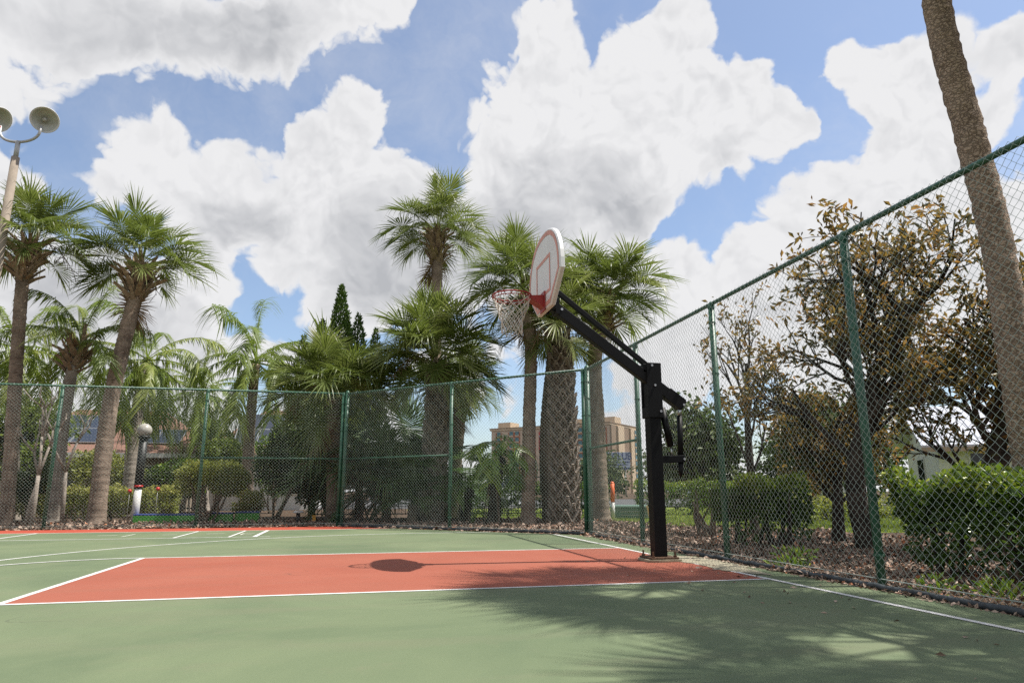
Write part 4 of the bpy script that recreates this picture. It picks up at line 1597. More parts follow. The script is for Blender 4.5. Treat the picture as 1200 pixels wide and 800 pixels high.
def hedge(label, corners, z0, z1, mat, n, leaf, seed, stems=8, group='clipped hedges', name='hedge', rough=.2, stem_mat='bark_dark', cat='hedge'):
    """box-like hedge along a straight axis: corners = (p, q, half depth)"""
    p, q, hd = Vector(corners[0]), Vector(corners[1]), corners[2]
    d = q - p
    ln = d.length
    root = thing(name, label, cat, (p.x, p.y, -.05), math.atan2(d.y, d.x), group)
    rg = np.random.default_rng(seed)
    # points near the surface of the box (top and sides), wobbling
    u = rg.uniform(-.02, 1.02, n) * ln
    side = rg.random(n)
    y = np.where(side < .42, rg.uniform(-hd, hd, n), np.where(rg.random(n) < .5, -hd, hd))
    z = np.where(side < .42, z1, rg.uniform(z0, z1, n))
    endf = rg.random(n) < min(.25, hd / ln)
    u = np.where(endf, np.where(rg.random(n) < .5, 0, ln), u)
    y = np.where(endf, rg.uniform(-hd, hd, n), y)
    z = np.where(endf, rg.uniform(z0, z1, n), z)
    depth = np.abs(rg.normal(0, .07, n))
    bump = rough * (vnoise(u * 3.1 + 9, y * 3 + z * 3.1, seed) - .5) * 2
    cz = (z0 + z1) / 2
    y = y * (1 + (bump - depth) / max(.2, hd))
    z = cz + (z - cz) * (1 + (bump - depth) / max(.2, (z1 - z0) / 2))
    edge = np.abs(z - z0) < .08
    z = z + np.where(edge, rg.uniform(-.16, .05, n), 0)
    P = np.stack([u, y, z], 1)
    out = np.stack([(u / ln - .5) * .6, y / hd, (z - cz) / (z1 - cz) + .6], 1)
    D = unit(out) * .7 + rg.normal(0, .65, (n, 3))
    V, F = leaves(P, D, leaf * rg.uniform(.65, 1.3, n), .55, rg, .22, .1)
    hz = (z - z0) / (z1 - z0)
    t = np.clip(.24 + .40 * (hz > .86) + rg.normal(0, .2, n) + .2 * hz, 0, 1)  # brighter top leaves: young growth, with sunlight also put into the tint
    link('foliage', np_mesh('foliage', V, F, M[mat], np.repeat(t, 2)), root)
    r2 = random.Random(seed)
    m = MB()
    for i in range(stems):
        x = ln * (i + .5) / stems + r2.uniform(-.1, .1)
        yy = r2.uniform(-.5, .5) * hd
        for k in range(2):
            e = Vector((x + r2.uniform(-.25, .25), yy + r2.uniform(-.2, .2), z0 + (z1 - z0) * r2.uniform(.5, .9)))
            mid = Vector((x, yy, 0)).lerp(e, .5) + Vector((r2.uniform(-.06, .06), r2.uniform(-.06, .06), 0))
            m.tube([(x, yy, -.02), mid, e], [.026, .02, .008], 6, False)
    m.build('stems', M[stem_mat], root, True)['kind'] = 'stuff'
    # dense shaded inside of twigs
    return root


hedge('near clipped hedge left of the fourth fence post', ((5.75, 9.75), (5.98, 8.65), .36), .34, .92, 'hedge', 6500, .075, 51, 7)
hedge('big clipped hedge at the right edge beyond the leaning palm', ((5.78, 6.05), (5.95, 2.6), .40), .36, .90, 'hedge', 13000, .08, 52, 12)
hedge('long hedge at the back of the sunny lawn', ((10.2, 23.6), (16.5, 21.5), .5), .1, 1.08, 'hedge', 8000, .10, 53, 4)
hedge('low yellowish hedge in front of the parked white car', ((9.6, 15.4), (15.5, 11.6), .4), .05, .62, 'shrub_lit', 6500, .085, 54, 4)
hedge('sunny hedge strip at the far right below the white house', ((9.6, 9.4), (13.0, 5.7), .45), .05, .75, 'hedge', 6000, .085, 55, 5)
hedge('low clipped hedge behind the globe lamp post', ((-8.2, 22.0), (-5.0, 22.35), .45), .08, .88, 'shrub_lit', 7000, .09, 56, 5, 'hedges by the house')
hedge('small hedge at the far left behind the straight palm', ((-11.5, 22.8), (-8.6, 22.4), .4), .08, .80, 'shrub_lit', 4500, .09, 57, 4, 'hedges by the house')
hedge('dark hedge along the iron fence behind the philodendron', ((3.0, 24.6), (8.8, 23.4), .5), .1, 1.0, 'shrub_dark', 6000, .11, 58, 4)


def shrub(label, x, y, rx, ry, z0, z1, mat, n, leaf, seed, stems=6, group='shrubs', name='shrub', stem_mat='bark', lobes=9):
    root = thing(name, label, 'shrub', (x, y, -.05), 0, group)
    rg = np.random.default_rng(seed)
    cz, rz = (z0 + z1) / 2, (z1 - z0) / 2
    # several leafy lobes
    L0 = unit(rg.normal(size=(lobes, 3))) * rg.uniform(.45, .75, (lobes, 1))
    L0[:, 2] = L0[:, 2] * .8 + .1
    li = rg.integers(0, lobes, n)
    rr = rg.uniform(.28, .45, lobes)
    q = unit(rg.normal(size=(n, 3))) * (rr[li] * (1 - np.abs(rg.normal(0, .22, n))))[:, None] + L0[li]
    P = q * np.array([rx, ry, rz]) + np.array([0, 0, cz])
    D = unit(q) * .6 + rg.normal(0, .7, (n, 3)) + np.array([0, 0, .3])
    P[:, 2] = np.maximum(P[:, 2], .06)
    V, F = leaves(P, D, leaf * rg.uniform(.65, 1.3, n), .5, rg, .22, .1)
    lt = rg.uniform(-.15, .2, lobes)[li]
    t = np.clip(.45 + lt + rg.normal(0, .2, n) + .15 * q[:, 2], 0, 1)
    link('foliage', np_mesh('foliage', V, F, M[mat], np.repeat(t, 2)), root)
    m = MB()
    r2 = random.Random(seed)
    for i in range(stems):
        e = Vector(L0[i % lobes] * np.array([rx, ry, rz])) + Vector((0, 0, cz))
        b = Vector((r2.uniform(-.15, .15), r2.uniform(-.15, .15), -.02))
        mid = b.lerp(e, .5) + Vector((r2.uniform(-.12, .12), r2.uniform(-.12, .12), -.08))
        m.tube([b, mid, e], [.035, .026, .01], 6, False)
    m.build('stems', M[stem_mat], root, True)['kind'] = 'stuff'
    return root


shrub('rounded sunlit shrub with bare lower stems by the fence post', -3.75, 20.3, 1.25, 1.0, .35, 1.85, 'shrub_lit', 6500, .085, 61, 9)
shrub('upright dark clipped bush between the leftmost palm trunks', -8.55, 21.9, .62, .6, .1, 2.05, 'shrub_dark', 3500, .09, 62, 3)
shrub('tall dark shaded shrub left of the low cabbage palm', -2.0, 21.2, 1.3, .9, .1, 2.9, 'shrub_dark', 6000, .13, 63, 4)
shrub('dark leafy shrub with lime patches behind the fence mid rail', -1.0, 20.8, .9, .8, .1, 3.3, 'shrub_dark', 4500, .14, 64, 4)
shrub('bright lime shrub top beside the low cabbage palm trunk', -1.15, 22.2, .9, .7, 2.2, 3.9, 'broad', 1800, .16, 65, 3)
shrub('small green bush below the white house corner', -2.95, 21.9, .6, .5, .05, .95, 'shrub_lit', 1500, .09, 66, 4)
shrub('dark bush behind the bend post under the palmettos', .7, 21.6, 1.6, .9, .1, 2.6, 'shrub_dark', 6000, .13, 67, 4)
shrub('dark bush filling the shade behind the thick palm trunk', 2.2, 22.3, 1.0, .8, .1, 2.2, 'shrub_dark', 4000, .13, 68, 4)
shrub('bright green shrub in front of the solar roof', -4.9, 28.5, 1.2, 1.0, .4, 3.1, 'broad', 3500, .14, 69, 4)
shrub('leafy shrub below the eave of the long beige house', -9.0, 29.5, 1.6, 1.0, .3, 2.6, 'shrub_lit', 3500, .14, 72, 4)
shrub('dark green shrub against the wall of the long beige house', -6.6, 30.5, 1.5, 1.0, .2, 2.5, 'hedge', 3500, .14, 73, 4)
shrub('tall green bush between the two solar roofs', -5.4, 31.0, 1.2, 1.0, .3, 3.6, 'oak', 3500, .15, 74, 4)
shrub('arching green shrub in front of the smaller brown roof', -3.0, 29.0, 1.3, 1.0, .3, 3.4, 'hedge', 3500, .14, 75, 4)
shrub('twiggy young shrub behind the post third from the corner', 6.3, 11.6, .55, .5, .15, 1.15, 'hedge', 600, .07, 70, 8)
shrub('leafy shrub at the right edge under the white house', 8.6, 5.2, .8, .8, .1, .95, 'shrub_lit', 2200, .08, 71, 5)


def weed(label, x, y, s, seed):
    root = thing('weed', label, 'weed', (x, y, -.03), 0, 'weeds at the fence foot')
    rg = np.random.default_rng(seed)
    n = 90
    P = np.stack([rg.normal(0, .09 * s, n), rg.normal(0, .09 * s, n), rg.uniform(.01, .16 * s, n)], 1)
    D = np.stack([P[:, 0] * 6, P[:, 1] * 6, rg.uniform(.2, 1.2, n)], 1) + rg.normal(0, .3, (n, 3))
    V, F = leaves(P, D, .075 * s * rg.uniform(.6, 1.3, n), .4, rg)
    link('foliage', np_mesh('foliage', V, F, M['hedge'], np.repeat(np.clip(rg.normal(.7, .2, n), 0, 1), 2)), root)
    return root


weed('bright green weed at the pipe between the two near posts', 4.62, 6.65, 1.15, 1)
weed('small weed tuft at the foot of the nearest fence post', 4.55, 4.75, .8, 2)
weed('grassy weed right of the nearest fence post', 4.75, 4.35, .9, 3)
weed('small weed under the right-hand hedge', 5.35, 4.0, .7, 4)


# pointed conifer with side spires
def conifer(label, x, y, spires, seed):
    root = thing('conifer', label, 'tree', (x, y, -.05), 0)
    rg = np.random.default_rng(seed)
    Ps, Ds, Ss = [], [], []
    for (sx, sy, h, r, z0, n) in spires:
        t = rg.beta(1.0, 1.25, n)
        z = z0 + (h - z0) * t
        a = rg.uniform(0, 2 * math.pi, n)
        lay = .45 + .55 * vnoise(z * 2.6, a * 1.4, seed)
        rad = r * (1 - t) ** .75 * lay * np.sqrt(rg.uniform(.25, 1, n))
        Ps.append(np.stack([sx + rad * np.cos(a), sy + rad * np.sin(a), z], 1))
        Ds.append(np.stack([np.cos(a) * .7, np.sin(a) * .7, np.full(n, .9)], 1) + rg.normal(0, .35, (n, 3)))
        Ss.append(np.full(n, .17) * (1.15 - .5 * t))
    P, D, S = np.concatenate(Ps), np.concatenate(Ds), np.concatenate(Ss)
    V, F = leaves(P, D, S * rg.uniform(.7, 1.3, len(P)), .38, rg, .2)
    link('crown', np_mesh('crown', V, F, M['conifer'], np.repeat(np.clip(rg.normal(.5, .25, len(P)), 0, 1), 2)), root)
    m = MB()
    for (sx, sy, h, r, z0, n) in spires:
        m.tube([(0, 0, 0), (sx * .7, sy * .7, z0 + .3), (sx, sy, (z0 + h) / 2), (sx, sy, h - .15)], [.13, .1, .05, .01], 8, False)
    m.build('trunk', M['bark_dark'], root, True)
    return root


conifer('pointed dark green conifer behind the low cabbage palm', -.62, 24.0, [(0, 0, 8.0, 1.35, 1.0, 8500), (.62, .1, 7.0, 1.0, 2.5, 3600), (-.6, .1, 6.7, 1.0, 2.0, 3600), (.3, -.35, 6.6, .9, 1.5, 2600), (-1.2, .2, 6.2, .8, 2.0, 2000), (1.25, .2, 6.5, .8, 2.5, 2400)], 81)

# background trees
BG = 'background trees'
tree('oak_tree', 'broad dull-green oak behind the lawn right of the hoop post', 'tree', (19.0, 35.0, -.05), [(0, 0, 0), (.1, 0, 1), (0, .1, 2.2), (.1, .1, 3.4)], .3, 'oak', 'bark_dark', 91, 3, (14, 5, 4, 3), 1.0, .35, .78,
     leaf=.34, per=9, cluster=.55, width=.6, group=BG)
tree('oak_tree', 'wide dark oak above the back hedge', 'tree', (24.5, 30.0, -.05), [(0, 0, 0), (.1, 0, 1), (0, .1, 2), (.1, .1, 3.2)], .3, 'oak', 'bark_dark', 92, 3, (14, 5, 4, 3), 1.0, .35, .85,
     leaf=.34, per=9, cluster=.55, width=.6, group=BG)
tree('oak_tree', 'green tree beside the roof of the white house', 'tree', (27.0, 20.5, -.05), [(0, 0, 0), (.1, 0, 1.2), (0, .1, 2.4), (.1, .1, 4.0)], .3, 'broad', 'bark_dark', 93, 3, (14, 5, 4, 3), 1.0, .35, .72,
     leaf=.34, per=8, cluster=.5, width=.6, group=BG)
tree('leafy_tree', 'bright green leafy tree at the far left before the house', 'tree', (-11.6, 27.5, -.05), [(0, 0, 0), (.1, 0, 1), (0, .1, 2), (.1, .1, 3)], .2, 'broad', 'bark_dark', 94, 3, (12, 5, 4, 3), .9, .4, .66,
     leaf=.2, per=8, cluster=.35, width=.5, group=BG)
tree('leafy_tree', 'round green tree behind the gap between the left roofs', 'tree', (-8.4, 40.0, -.05), [(0, 0, 0), (.1, 0, 1), (0, .1, 2), (.1, .1, 3.3)], .2, 'oak', 'bark_dark', 95, 3, (12, 5, 4, 3), .9, .4, .7,
     leaf=.26, per=8, cluster=.4, width=.5, group=BG)
tree('leafy_tree', 'dark tree below the billboard beyond the car park', 'tree', (29, 78, -.05), [(0, 0, 0), (.1, 0, 1), (0, .1, 2), (.1, .1, 3.0)], .3, 'oak', 'bark_dark', 96, 3, (12, 5, 4, 3), 1.0, .3, .9,
     leaf=.42, per=8, cluster=.7, width=.6, group=BG)
tree('leafy_tree', 'tree hiding the right foot of the hotel', 'tree', (36, 74, -.05), [(0, 0, 0), (.1, 0, 1), (0, .1, 2), (.1, .1, 3.2)], .3, 'oak', 'bark_dark', 97, 3, (12, 5, 4, 3), 1.0, .3, .95,
     leaf=.42, per=8, cluster=.7, width=.6, group=BG)
tree('leafy_tree', 'low tree at the left foot of the hotel', 'tree', (15, 76, -.05), [(0, 0, 0), (.1, 0, .7), (0, .1, 1.4), (.1, .1, 2.0)], .2, 'oak', 'bark_dark', 98, 3, (12, 5, 4, 3), 1.0, .3, 1.0,
     leaf=.4, per=8, cluster=.6, width=.6, group=BG)


tree('leafy_tree', 'dull green tree filling the gap left of the large magnolia', 'tree', (13.6, 17.8, -.05), [(0, 0, 0), (.1, 0, .9), (0, .1, 1.7), (.1, .1, 2.5)], .16, 'oak', 'bark_dark', 99, 3, (13, 5, 4, 3), .9, .35, .72,
     leaf=.17, per=9, cluster=.3, width=.55, group=BG)
tree('leafy_tree', 'green tree behind the low bushy magnolia', 'tree', (16.6, 23.0, -.05), [(0, 0, 0), (.1, 0, .9), (0, .1, 1.7), (.1, .1, 2.4)], .16, 'oak', 'bark_dark', 100, 3, (13, 5, 4, 3), .9, .35, .75,
     leaf=.19, per=9, cluster=.3, width=.55, group=BG)


# bare forked frangipani stems
def bare_tree(label, x, y, h, seed, spread=.5):
    root = thing('bare_tree', label, 'tree', (x, y, -.05), 0, 'bare pale forked trees')
    rg = random.Random(seed)

    def grow(p, d, ln, r, lv, m):
        q = p + d * ln * .5 + Vector((rg.uniform(-.04, .04), rg.uniform(-.04, .04), 0))
        e = q + (d + Vector((rg.uniform(-.15, .15), rg.uniform(-.15, .15), .12))).normalized() * ln * .5
        m.tube([p, q, e], [r, r * .88, r * .74], 8)
        if lv < 3:
            for s in (-1, 1):
                a = rg.uniform(0, 6.28)
                nd = (d + Vector((math.cos(a) * spread, math.sin(a) * spread * .6, .25)) * s * 1.0 + Vector((s * spread * .5, 0, .2))).normalized()
                nd.z = abs(nd.z) * .8 + .25
                if lv == 0:
                    branches.append(MB())
                grow(e - d * .02, nd.normalized(), ln * rg.uniform(.55, .8), r * .68, lv + 1, branches[-1])
    m0 = MB()
    branches = []
    grow(Vector((0, 0, 0)), Vector((rg.uniform(-.15, .15), 0, 1)).normalized(), h * .42, .055, 0, m0)
    t = m0.build('trunk', M['bark_pale'], root, True)
    for k in branches:
        k.build('branch', M['bark_pale'], root, True)
    return root


bare_tree('bare pale tree with single thin stem left of the slanting queen palm', -7.6, 19.2, 2.9, 5, .35)
bare_tree('bare pale forked tree with wide arms right of the slanting queen palm', -6.85, 19.3, 3.2, 8, .7)
bare_tree('bare pale forked tree at the foot of the slanting queen palm', -7.2, 18.5, 2.9, 11, .45)

# ------------------------------------------------------------------ lamps and small outdoor things
lp = thing('light_pole', 'tall grey pole carrying two round floodlights on a curved yoke', 'light pole', (-8.57, 18.08, -.05))
TOP = 9.45
MB().tube([(0, 0, 0), (0, 0, 4), (0, 0, TOP - .42)], [.13, .115, .09], 16).build('pole', M['pole_conc'], lp, True)
MB().tube([(0, 0, TOP - .46), (0, 0, TOP + .02)], .055, 12).build('pole_neck', M['galv'], lp, True)
yk = []
for i in range(17):
    a = math.pi * i / 16
    yk.append((-.50 * math.cos(a), .11 * math.cos(a), TOP + .44 - .44 * math.sin(a) ** .6))
MB().tube(yk, .034, 10).build('yoke', M['galv'], lp, True)


def flood(p, aim):
    rot = Vector((0, 0, -1)).rotation_difference(Vector(aim).normalized()).to_matrix()
    o = bpy.data.objects.new('floodlight', None)
    C.objects.link(o)
    o.parent = lp
    o.location = p
    o.scale = (.78,) * 3
    o.rotation_euler = rot.to_euler()
    MB().lathe([(.10, .30), (.20, .24), (.33, .12), (.40, 0.0), (.415, -.012), (.40, -.015), (.32, .09), (.19, .20), (.05, .25), (.001, .255)], 28).build('shade', M['lamp_white'], o, True)
    MB().lathe([(.385, .012), (.31, .085), (.18, .195), (.001, .245)], 28).build('reflector', M['lamp_in'], o, True)
    MB().sphere((0, 0, .14), .075, 12, 8, (1, 1, 1.5)).build('lamp', M['globe'], o, True)
    MB().box((0, 0, .36), (.24, .20, .16)).box((0.16, 0, .33), (.16, .12, .10)).build('ballast', M['lamp_white'], o, bevel=.01)
    return o


flood((.56, -.12, TOP + .62), (.35, -.75, -.42))
flood((-.56, .12, TOP + .62), (.75, -.35, -.45))
MB().box((-.5, .1, TOP + .40), (.05, .05, .06)).build('junction_box', M['redball'], lp, bevel=.01)

gl = thing('globe_lamp', 'stout post lamp with frosted globe, black shaft and white foot', 'lamp', (-5.60, 20.66, -.05))
MB().tube([(0, 0, 0), (.0, 0, .92)], [.095, .095], 18).build('white_foot', M['white_pl'], gl, True)
MB().tube([(0, 0, .92), (.0, 0, 2.28)], [.108, .108], 18).build('shaft', M['iron'], gl, True)
MB().tube([(0, 0, .96), (0, 0, 1.01)], .114, 18).build('red_band', M['redball'], gl, True)
MB().lathe([(.12, 0), (.16, .03), (.16, .06), (.10, .07)], 18, (0, 0, 2.27)).build('collar', M['iron'], gl, True)
MB().sphere((0, 0, 2.49), .19, 18, 12).build('globe', M['globe'], gl, True)

for x, y, z, lab in ((-5.28, 21.36, .92, 'small red ball right of the globe lamp post'), (-5.95, 21.2, .86, 'small red ball left of the globe lamp post')):
    o = thing('red_marker', lab, 'marker', (x, y, -.05), 0, 'red ball markers by the hedge')
    MB().sphere((0, 0, z), .055, 12, 8).build('ball', M['redball'], o, True)
    MB().tube([(0, 0, 0), (0, 0, z)], .006, 6).build('stake', M['galv'], o, True)
of = thing('marker_flag', 'orange and yellow strip marker beside the leftmost palm trunk', 'marker', (-8.52, 20.32, -.05))
MB().box((0, 0, 1.13), (.10, .02, .44)).build('strip', M['yellow'], of)
MB().box((.01, 0, 1.37), (.12, .024, .07)).build('orange_tip', M['orange'], of)
MB().tube([(0, .02, 0), (0, .02, .95)], .012, 6).build('stake', M['galv'], of)

for a, b, y, h, lab in ((-5.55, -3.95, 20.35, .22, 'low green border with blue top left of the sunlit shrub'), (-3.75, -3.1, 20.5, .24, 'short green border with blue top under the sunlit shrub'),
                        (-3.06, -2.42, 20.6, .26, 'bright green block with blue top right of the sunlit shrub')):
    o = thing('turf_border', lab, 'border', (a, y, -.05), 0, 'green and blue borders')
    MB().box(((b - a) / 2, 0, h / 2), (b - a, .12, h)).build('board', M['turf_green'], o, bevel=.006)
    MB().box(((b - a) / 2, .12, h + .022), (b - a, .36, .04)).build('blue_top', M['turf_blue'], o, bevel=.006)

pl = thing('path_light', 'short black path light with white cap by the mulch edge', 'path light', (-1.25, 18.5, -.05))
MB().tube([(0, 0, 0), (0, 0, .30)], .05, 12).build('stem', M['iron'], pl, True)
MB().lathe([(.055, .30), (.13, .31), (.14, .335), (.10, .36), (.001, .37)], 16).build('cap', M['lamp_white'], pl, True)
yl = thing('yellow_marker', 'tiny yellow utility flag in the mulch by the low palm', 'marker', (-.92, 18.75, -.05))
MB().tube([(0, 0, 0), (0, 0, .22)], .006, 5).build('wire', M['galv'], yl)
MB().add([(0, 0, .10), (.09, .01, .11), (.08, .02, .25), (-.01, 0, .24), (0, .006, .10), (.09, .016, .11), (.08, .026, .25), (-.01, .006, .24)],
         [(0, 1, 2, 3), (7, 6, 5, 4), (0, 4, 5, 1), (1, 5, 6, 2), (2, 6, 7, 3), (3, 7, 4, 0)]).build('flag', M['yellow'], yl)

# utility things on the lawn
cb = thing('utility_cabinet', 'low green utility cabinet standing on the lawn edge', 'utility box', (8.55, 20.6, -.05), R(-20))
MB().box((0, 0, .17), (1.15, .8, .34), None, .97).build('body', M['cab_green'], cb, bevel=.02)
MB().box((0, 0, .375), (1.22, .86, .07), None, .92).build('lid', M['cab_green'], cb, bevel=.02)
for z in (.12, .22):
    MB().box((.15, -.405, z), (.8, .02, .02)).build('louvre', M['galv'], cb)
pm = thing('pipe_marker', 'white marker pipe with orange top before the utility cabinet', 'marker post', (7.68, 19.7, -.05))
MB().tube([(0, 0, 0), (0, 0, .52)], .055, 12).build('white_pipe', M['white_pl'], pm, True)
MB().tube([(0, 0, .52), (0, 0, 1.06)], .062, 12).build('orange_sleeve', M['orange'], pm, True)
MB().sphere((0, 0, 1.06), .062, 12, 8).build('cap', M['orange'], pm, True)
ws = MB().bar((0, 0, 0), (-.09, 0, .40), .06, .035).build('wooden_stake', M['wood'], None, loc=(8.95, 19.9, -.05))
tag(ws, 'short raw wooden stake leaning beside the utility cabinet', 'stake')
for x, y, lab in ((5.74, 35.0, 'yellow bollard left of the philodendron trunk by the car park'), (6.95, 35.0, 'yellow bollard with white top just left of the dark trunk')):
    o = thing('bollard', lab, 'bollard', (x, y, -.05), 0, 'yellow bollards at the car park')
    MB().tube([(0, 0, 0), (0, 0, .85)], .08, 12).build('post', M['yellow'], o, True)
    MB().sphere((0, 0, .85), .08, 12, 8).build('cap', M['white_pl'] if x > 6 else M['yellow'], o, True)

# iron picket fence behind the palms
ip, iq = Vector((-1.2, 22.9, 0)), Vector((8.3, 22.2, 0))
dI = iq - ip
irf = thing('iron_fence', 'black iron picket fence behind the palm trunks', 'fence', (ip.x, ip.y, -.05), math.atan2(dI.y, dI.x))
LI = dI.length
npan = 4
for i in range(npan + 1):
    x = LI * i / npan
    p_ = MB().box((x, 0, .83), (.075, .075, 1.66)).build('post', M['iron'], irf, bevel=.004)
    MB().box((x, 0, 1.68), (.095, .095, .04), None, .6).build('post_cap', M['iron'], p_)
for i in range(npan):
    a, b = LI * i / npan, LI * (i + 1) / npan
    for z in (.14, 1.30, 1.54):
        MB().bar((a, 0, z), (b, 0, z), .034, .034).build('rail', M['iron'], irf)
    m = MB()
    for x in np.arange(a + .118, b - .05, .118):
        m.box((x, 0, .82), (.019, .019, 1.44))
    o = m.build('pickets', M['iron'], irf)
    o['kind'] = 'stuff'
# low picket fence by the left house
il = thing('iron_fence', 'low dark picket railing before the beige house wall', 'fence', (-10.2, 27.6, -.05), R(2))
m = MB()
for x in np.arange(0, 5.0, .13):
    m.box((x, 0, .62), (.024, .024, .9))
o = m.build('pickets', M['iron'], il)
o['kind'] = 'stuff'
for z in (.25, 1.0):
    MB().bar((0, 0, z), (5.0, 0, z), .04, .04).build('rail', M['iron'], il)

# ------------------------------------------------------------------ houses


def solar(parent, origin, ux, uv, nx, ny, pw=1.02, ph=1.6, gap=.035):
    """panels on a roof plane: ux along the eave, uv up the slope"""
    ux, uv = Vector(ux).normalized(), Vector(uv).normalized()
    nm = ux.cross(uv).normalized()
    for i in range(nx):
        for j in range(ny):
            o_ = Vector(origin) + ux * (i * (pw + gap)) + uv * (j * (ph + gap)) + nm * .09
            q = [o_, o_ + ux * pw, o_ + ux * pw + uv * ph, o_ + uv * ph]
            m = MB().add([*q, *[x - nm * .035 for x in q]], [(0, 1, 2, 3), (7, 6, 5, 4), (0, 4, 5, 1), (1, 5, 6, 2), (2, 6, 7, 3), (3, 7, 4, 0)])
            fr = m.build('solar_panel', M['alu'], parent)
            e = .028
            q2 = [q[0] + ux * e + uv * e, q[1] - ux * e + uv * e, q[2] - ux * e - uv * e, q[3] + ux * e - uv * e]
            MB().add([x + nm * .003 for x in q2], [(0, 1, 2, 3)]).build('solar_glass', M['panel'], fr)


def hip_house(label, x0, x1, y0, y1, eave, ridge, arrays, wins, rot=0.0, hip=2.2, wall='stucco'):
    root = thing('house', label, 'house', (x0, y0, -.05), rot, 'houses')
    W_, D_ = x1 - x0, y1 - y0
    MB().box((W_ / 2, D_ / 2, eave / 2), (W_, D_, eave)).build('wall', M[wall], root)
    e = .45
    ez = eave + .02
    A, B, Cc, Dd = (-e, -e, ez), (W_ + e, -e, ez), (W_ + e, D_ + e, ez), (-e, D_ + e, ez)
    r1, r2 = (hip, D_ / 2, ridge), (W_ - hip, D_ / 2, ridge)
    rf = MB().add([A, B, Cc, Dd, r1, r2], [(0, 1, 5, 4), (1, 2, 5), (2, 3, 4, 5), (3, 0, 4), (3, 2, 1, 0)]).build('roof', M['shingle'], root)
    fa = MB()
    fa.box((W_ / 2, -e - .012, ez - .10), (W_ + 2 * e, .024, .2)).box((W_ + e + .012, D_ / 2, ez - .1), (.024, D_ + 2 * e, .2)).box((-e - .012, D_ / 2, ez - .1), (.024, D_ + 2 * e, .2))
    fa.build('fascia', M['white_wall'], rf)
    up = Vector((0, D_ / 2 + e, ridge - ez)).normalized()
    for (ax, sl, nx, ny) in arrays:
        solar(rf, Vector((ax, -e, ez)) + up * sl, (1, 0, 0), up, nx, ny)
    for (wx, wz, ww, wh) in wins:
        w = MB().box((wx, -.01, wz), (ww + .12, .06, wh + .12)).build('window', M['white_wall'], root)
        MB().box((wx, -.03, wz), (ww, .05, wh)).build('pane', M['dark_glass'], w)
    return root


hip_house('long beige house with solar panels on its brown roof behind the left fence', -15.2, -6.9, 32.8, 41.0, 2.45, 4.75, [(1.2, .9, 3, 2), (5.6, .9, 2, 1)], [(3.2, 1.35, 1.2, 1.1), (6.2, 1.35, 1.4, 1.1)])
hip_house('smaller brown-roofed house with solar panels left of the conifer', -6.4, -1.6, 34.2, 41.0, 2.5, 5.0, [(.9, .7, 2, 2), (3.4, .5, 1, 2)], [(1.1, 1.3, .9, 1.1), (3.6, 1.3, .8, 1.1)], 0, 1.9, 'white_wall')


# white house on the right
rh = thing('house', 'white house with grey metal roof behind the right-hand hedge', 'house', (17.7, 17.8, -.05), R(-35), 'houses')
MB().box((4.5, 3.0, 1.15), (9, 6, 2.3)).build('wall', M['white_wall'], rh)
MB().prism([(0, 2.28), (6, 2.28), (3, 3.6)], .01, 8.99, 'x').build('gable', M['white_wall'], rh)
e = .5
roof = MB()
for s, (ya, yb) in enumerate((((-e), 3.0), (6 + e, 3.0))):
    z_e, z_r = 2.28 - e * .44 + .06, 3.66
    nrm = .07
    roof.add([(-e, ya, z_e), (9 + e, ya, z_e), (9 + e, yb, z_r), (-e, yb, z_r), (-e, ya, z_e + nrm), (9 + e, ya, z_e + nrm), (9 + e, yb, z_r + nrm), (-e, yb, z_r + nrm)],
             [(3, 2, 1, 0), (4, 5, 6, 7), (0, 1, 5, 4), (1, 2, 6, 5), (3, 0, 4, 7)])
rf = roof.build('roof', M['metal_roof'], rh)
for i in range(22):
    x = -e + 10 * (i + .5) / 22
    z_e = 2.28 - e * .44 + .13
    MB().bar((x, -e, z_e + .015), (x, 3.0, 3.745), .03, .03).build('roof_seam', M['metal_roof'], rf)
MB().box((4.5, -e - .03, 2.06), (10, .05, .14)).build('fascia', M['fascia'], rf)
for x, w in ((1.2, .7), (3.1, 1.0), (5.4, 1.0), (7.6, 1.0)):
    wn = MB().box((x, -.01, 1.25), (w + .14, .06, 1.5)).build('window', M['white_wall'], rh)
    MB().box((x, -.035, 1.25), (w, .05, 1.36)).build('pane', M['dark_glass'], wn)
wn = MB().box((-.01, 3.0, 1.3), (.06, 1.2, 1.3)).build('window', M['white_wall'], rh)
MB().box((-.035, 3.0, 1.3), (.05, 1.06, 1.16)).build('pane', M['dark_glass'], wn)

# ------------------------------------------------------------------ far hotel
Hc, Hl, Hr = Vector((108.6, 279.7, 0)), Vector((65.1, 323.5, 0)), Vector((130.9, 302.9, 0))
ang = math.atan2(Hl.y - Hc.y, Hl.x - Hc.x)
ht = thing('hotel', 'ten-storey beige hotel with blue windows far behind the palms', 'building', (Hc.x, Hc.y, -.05), ang)
# local x runs along the long front to the far left end; local -y is behind it
LA, LB, HH = 61.7, 32.3, 29.2
MB().box((LA / 2, -LB / 2, HH / 2), (LA, LB, HH)).build('wall', M['hotel'], ht)
pr_ = MB().box((LA / 2, -LB / 2, HH + .45), (LA + 1.2, LB + 1.2, .9)).build('parapet', M['hotel_pale'], ht)
MB().box((LA / 2, -LB / 2, HH + 1.05), (LA + 1.7, LB + 1.7, .3)).build('cornice', M['hotel_brown'], pr_)
for x, y, sx, sy, sz in ((57, -8, 7, 8, 3.0), (16, -9, 10, 8, 2.6), (5, -14, 6, 7, 3.4), (34, -12, 6, 6, 2.0)):
    MB().box((x, y, HH + 1.2 + sz / 2), (sx, sy, sz)).build('roof_house', M['hotel_pale'], ht)
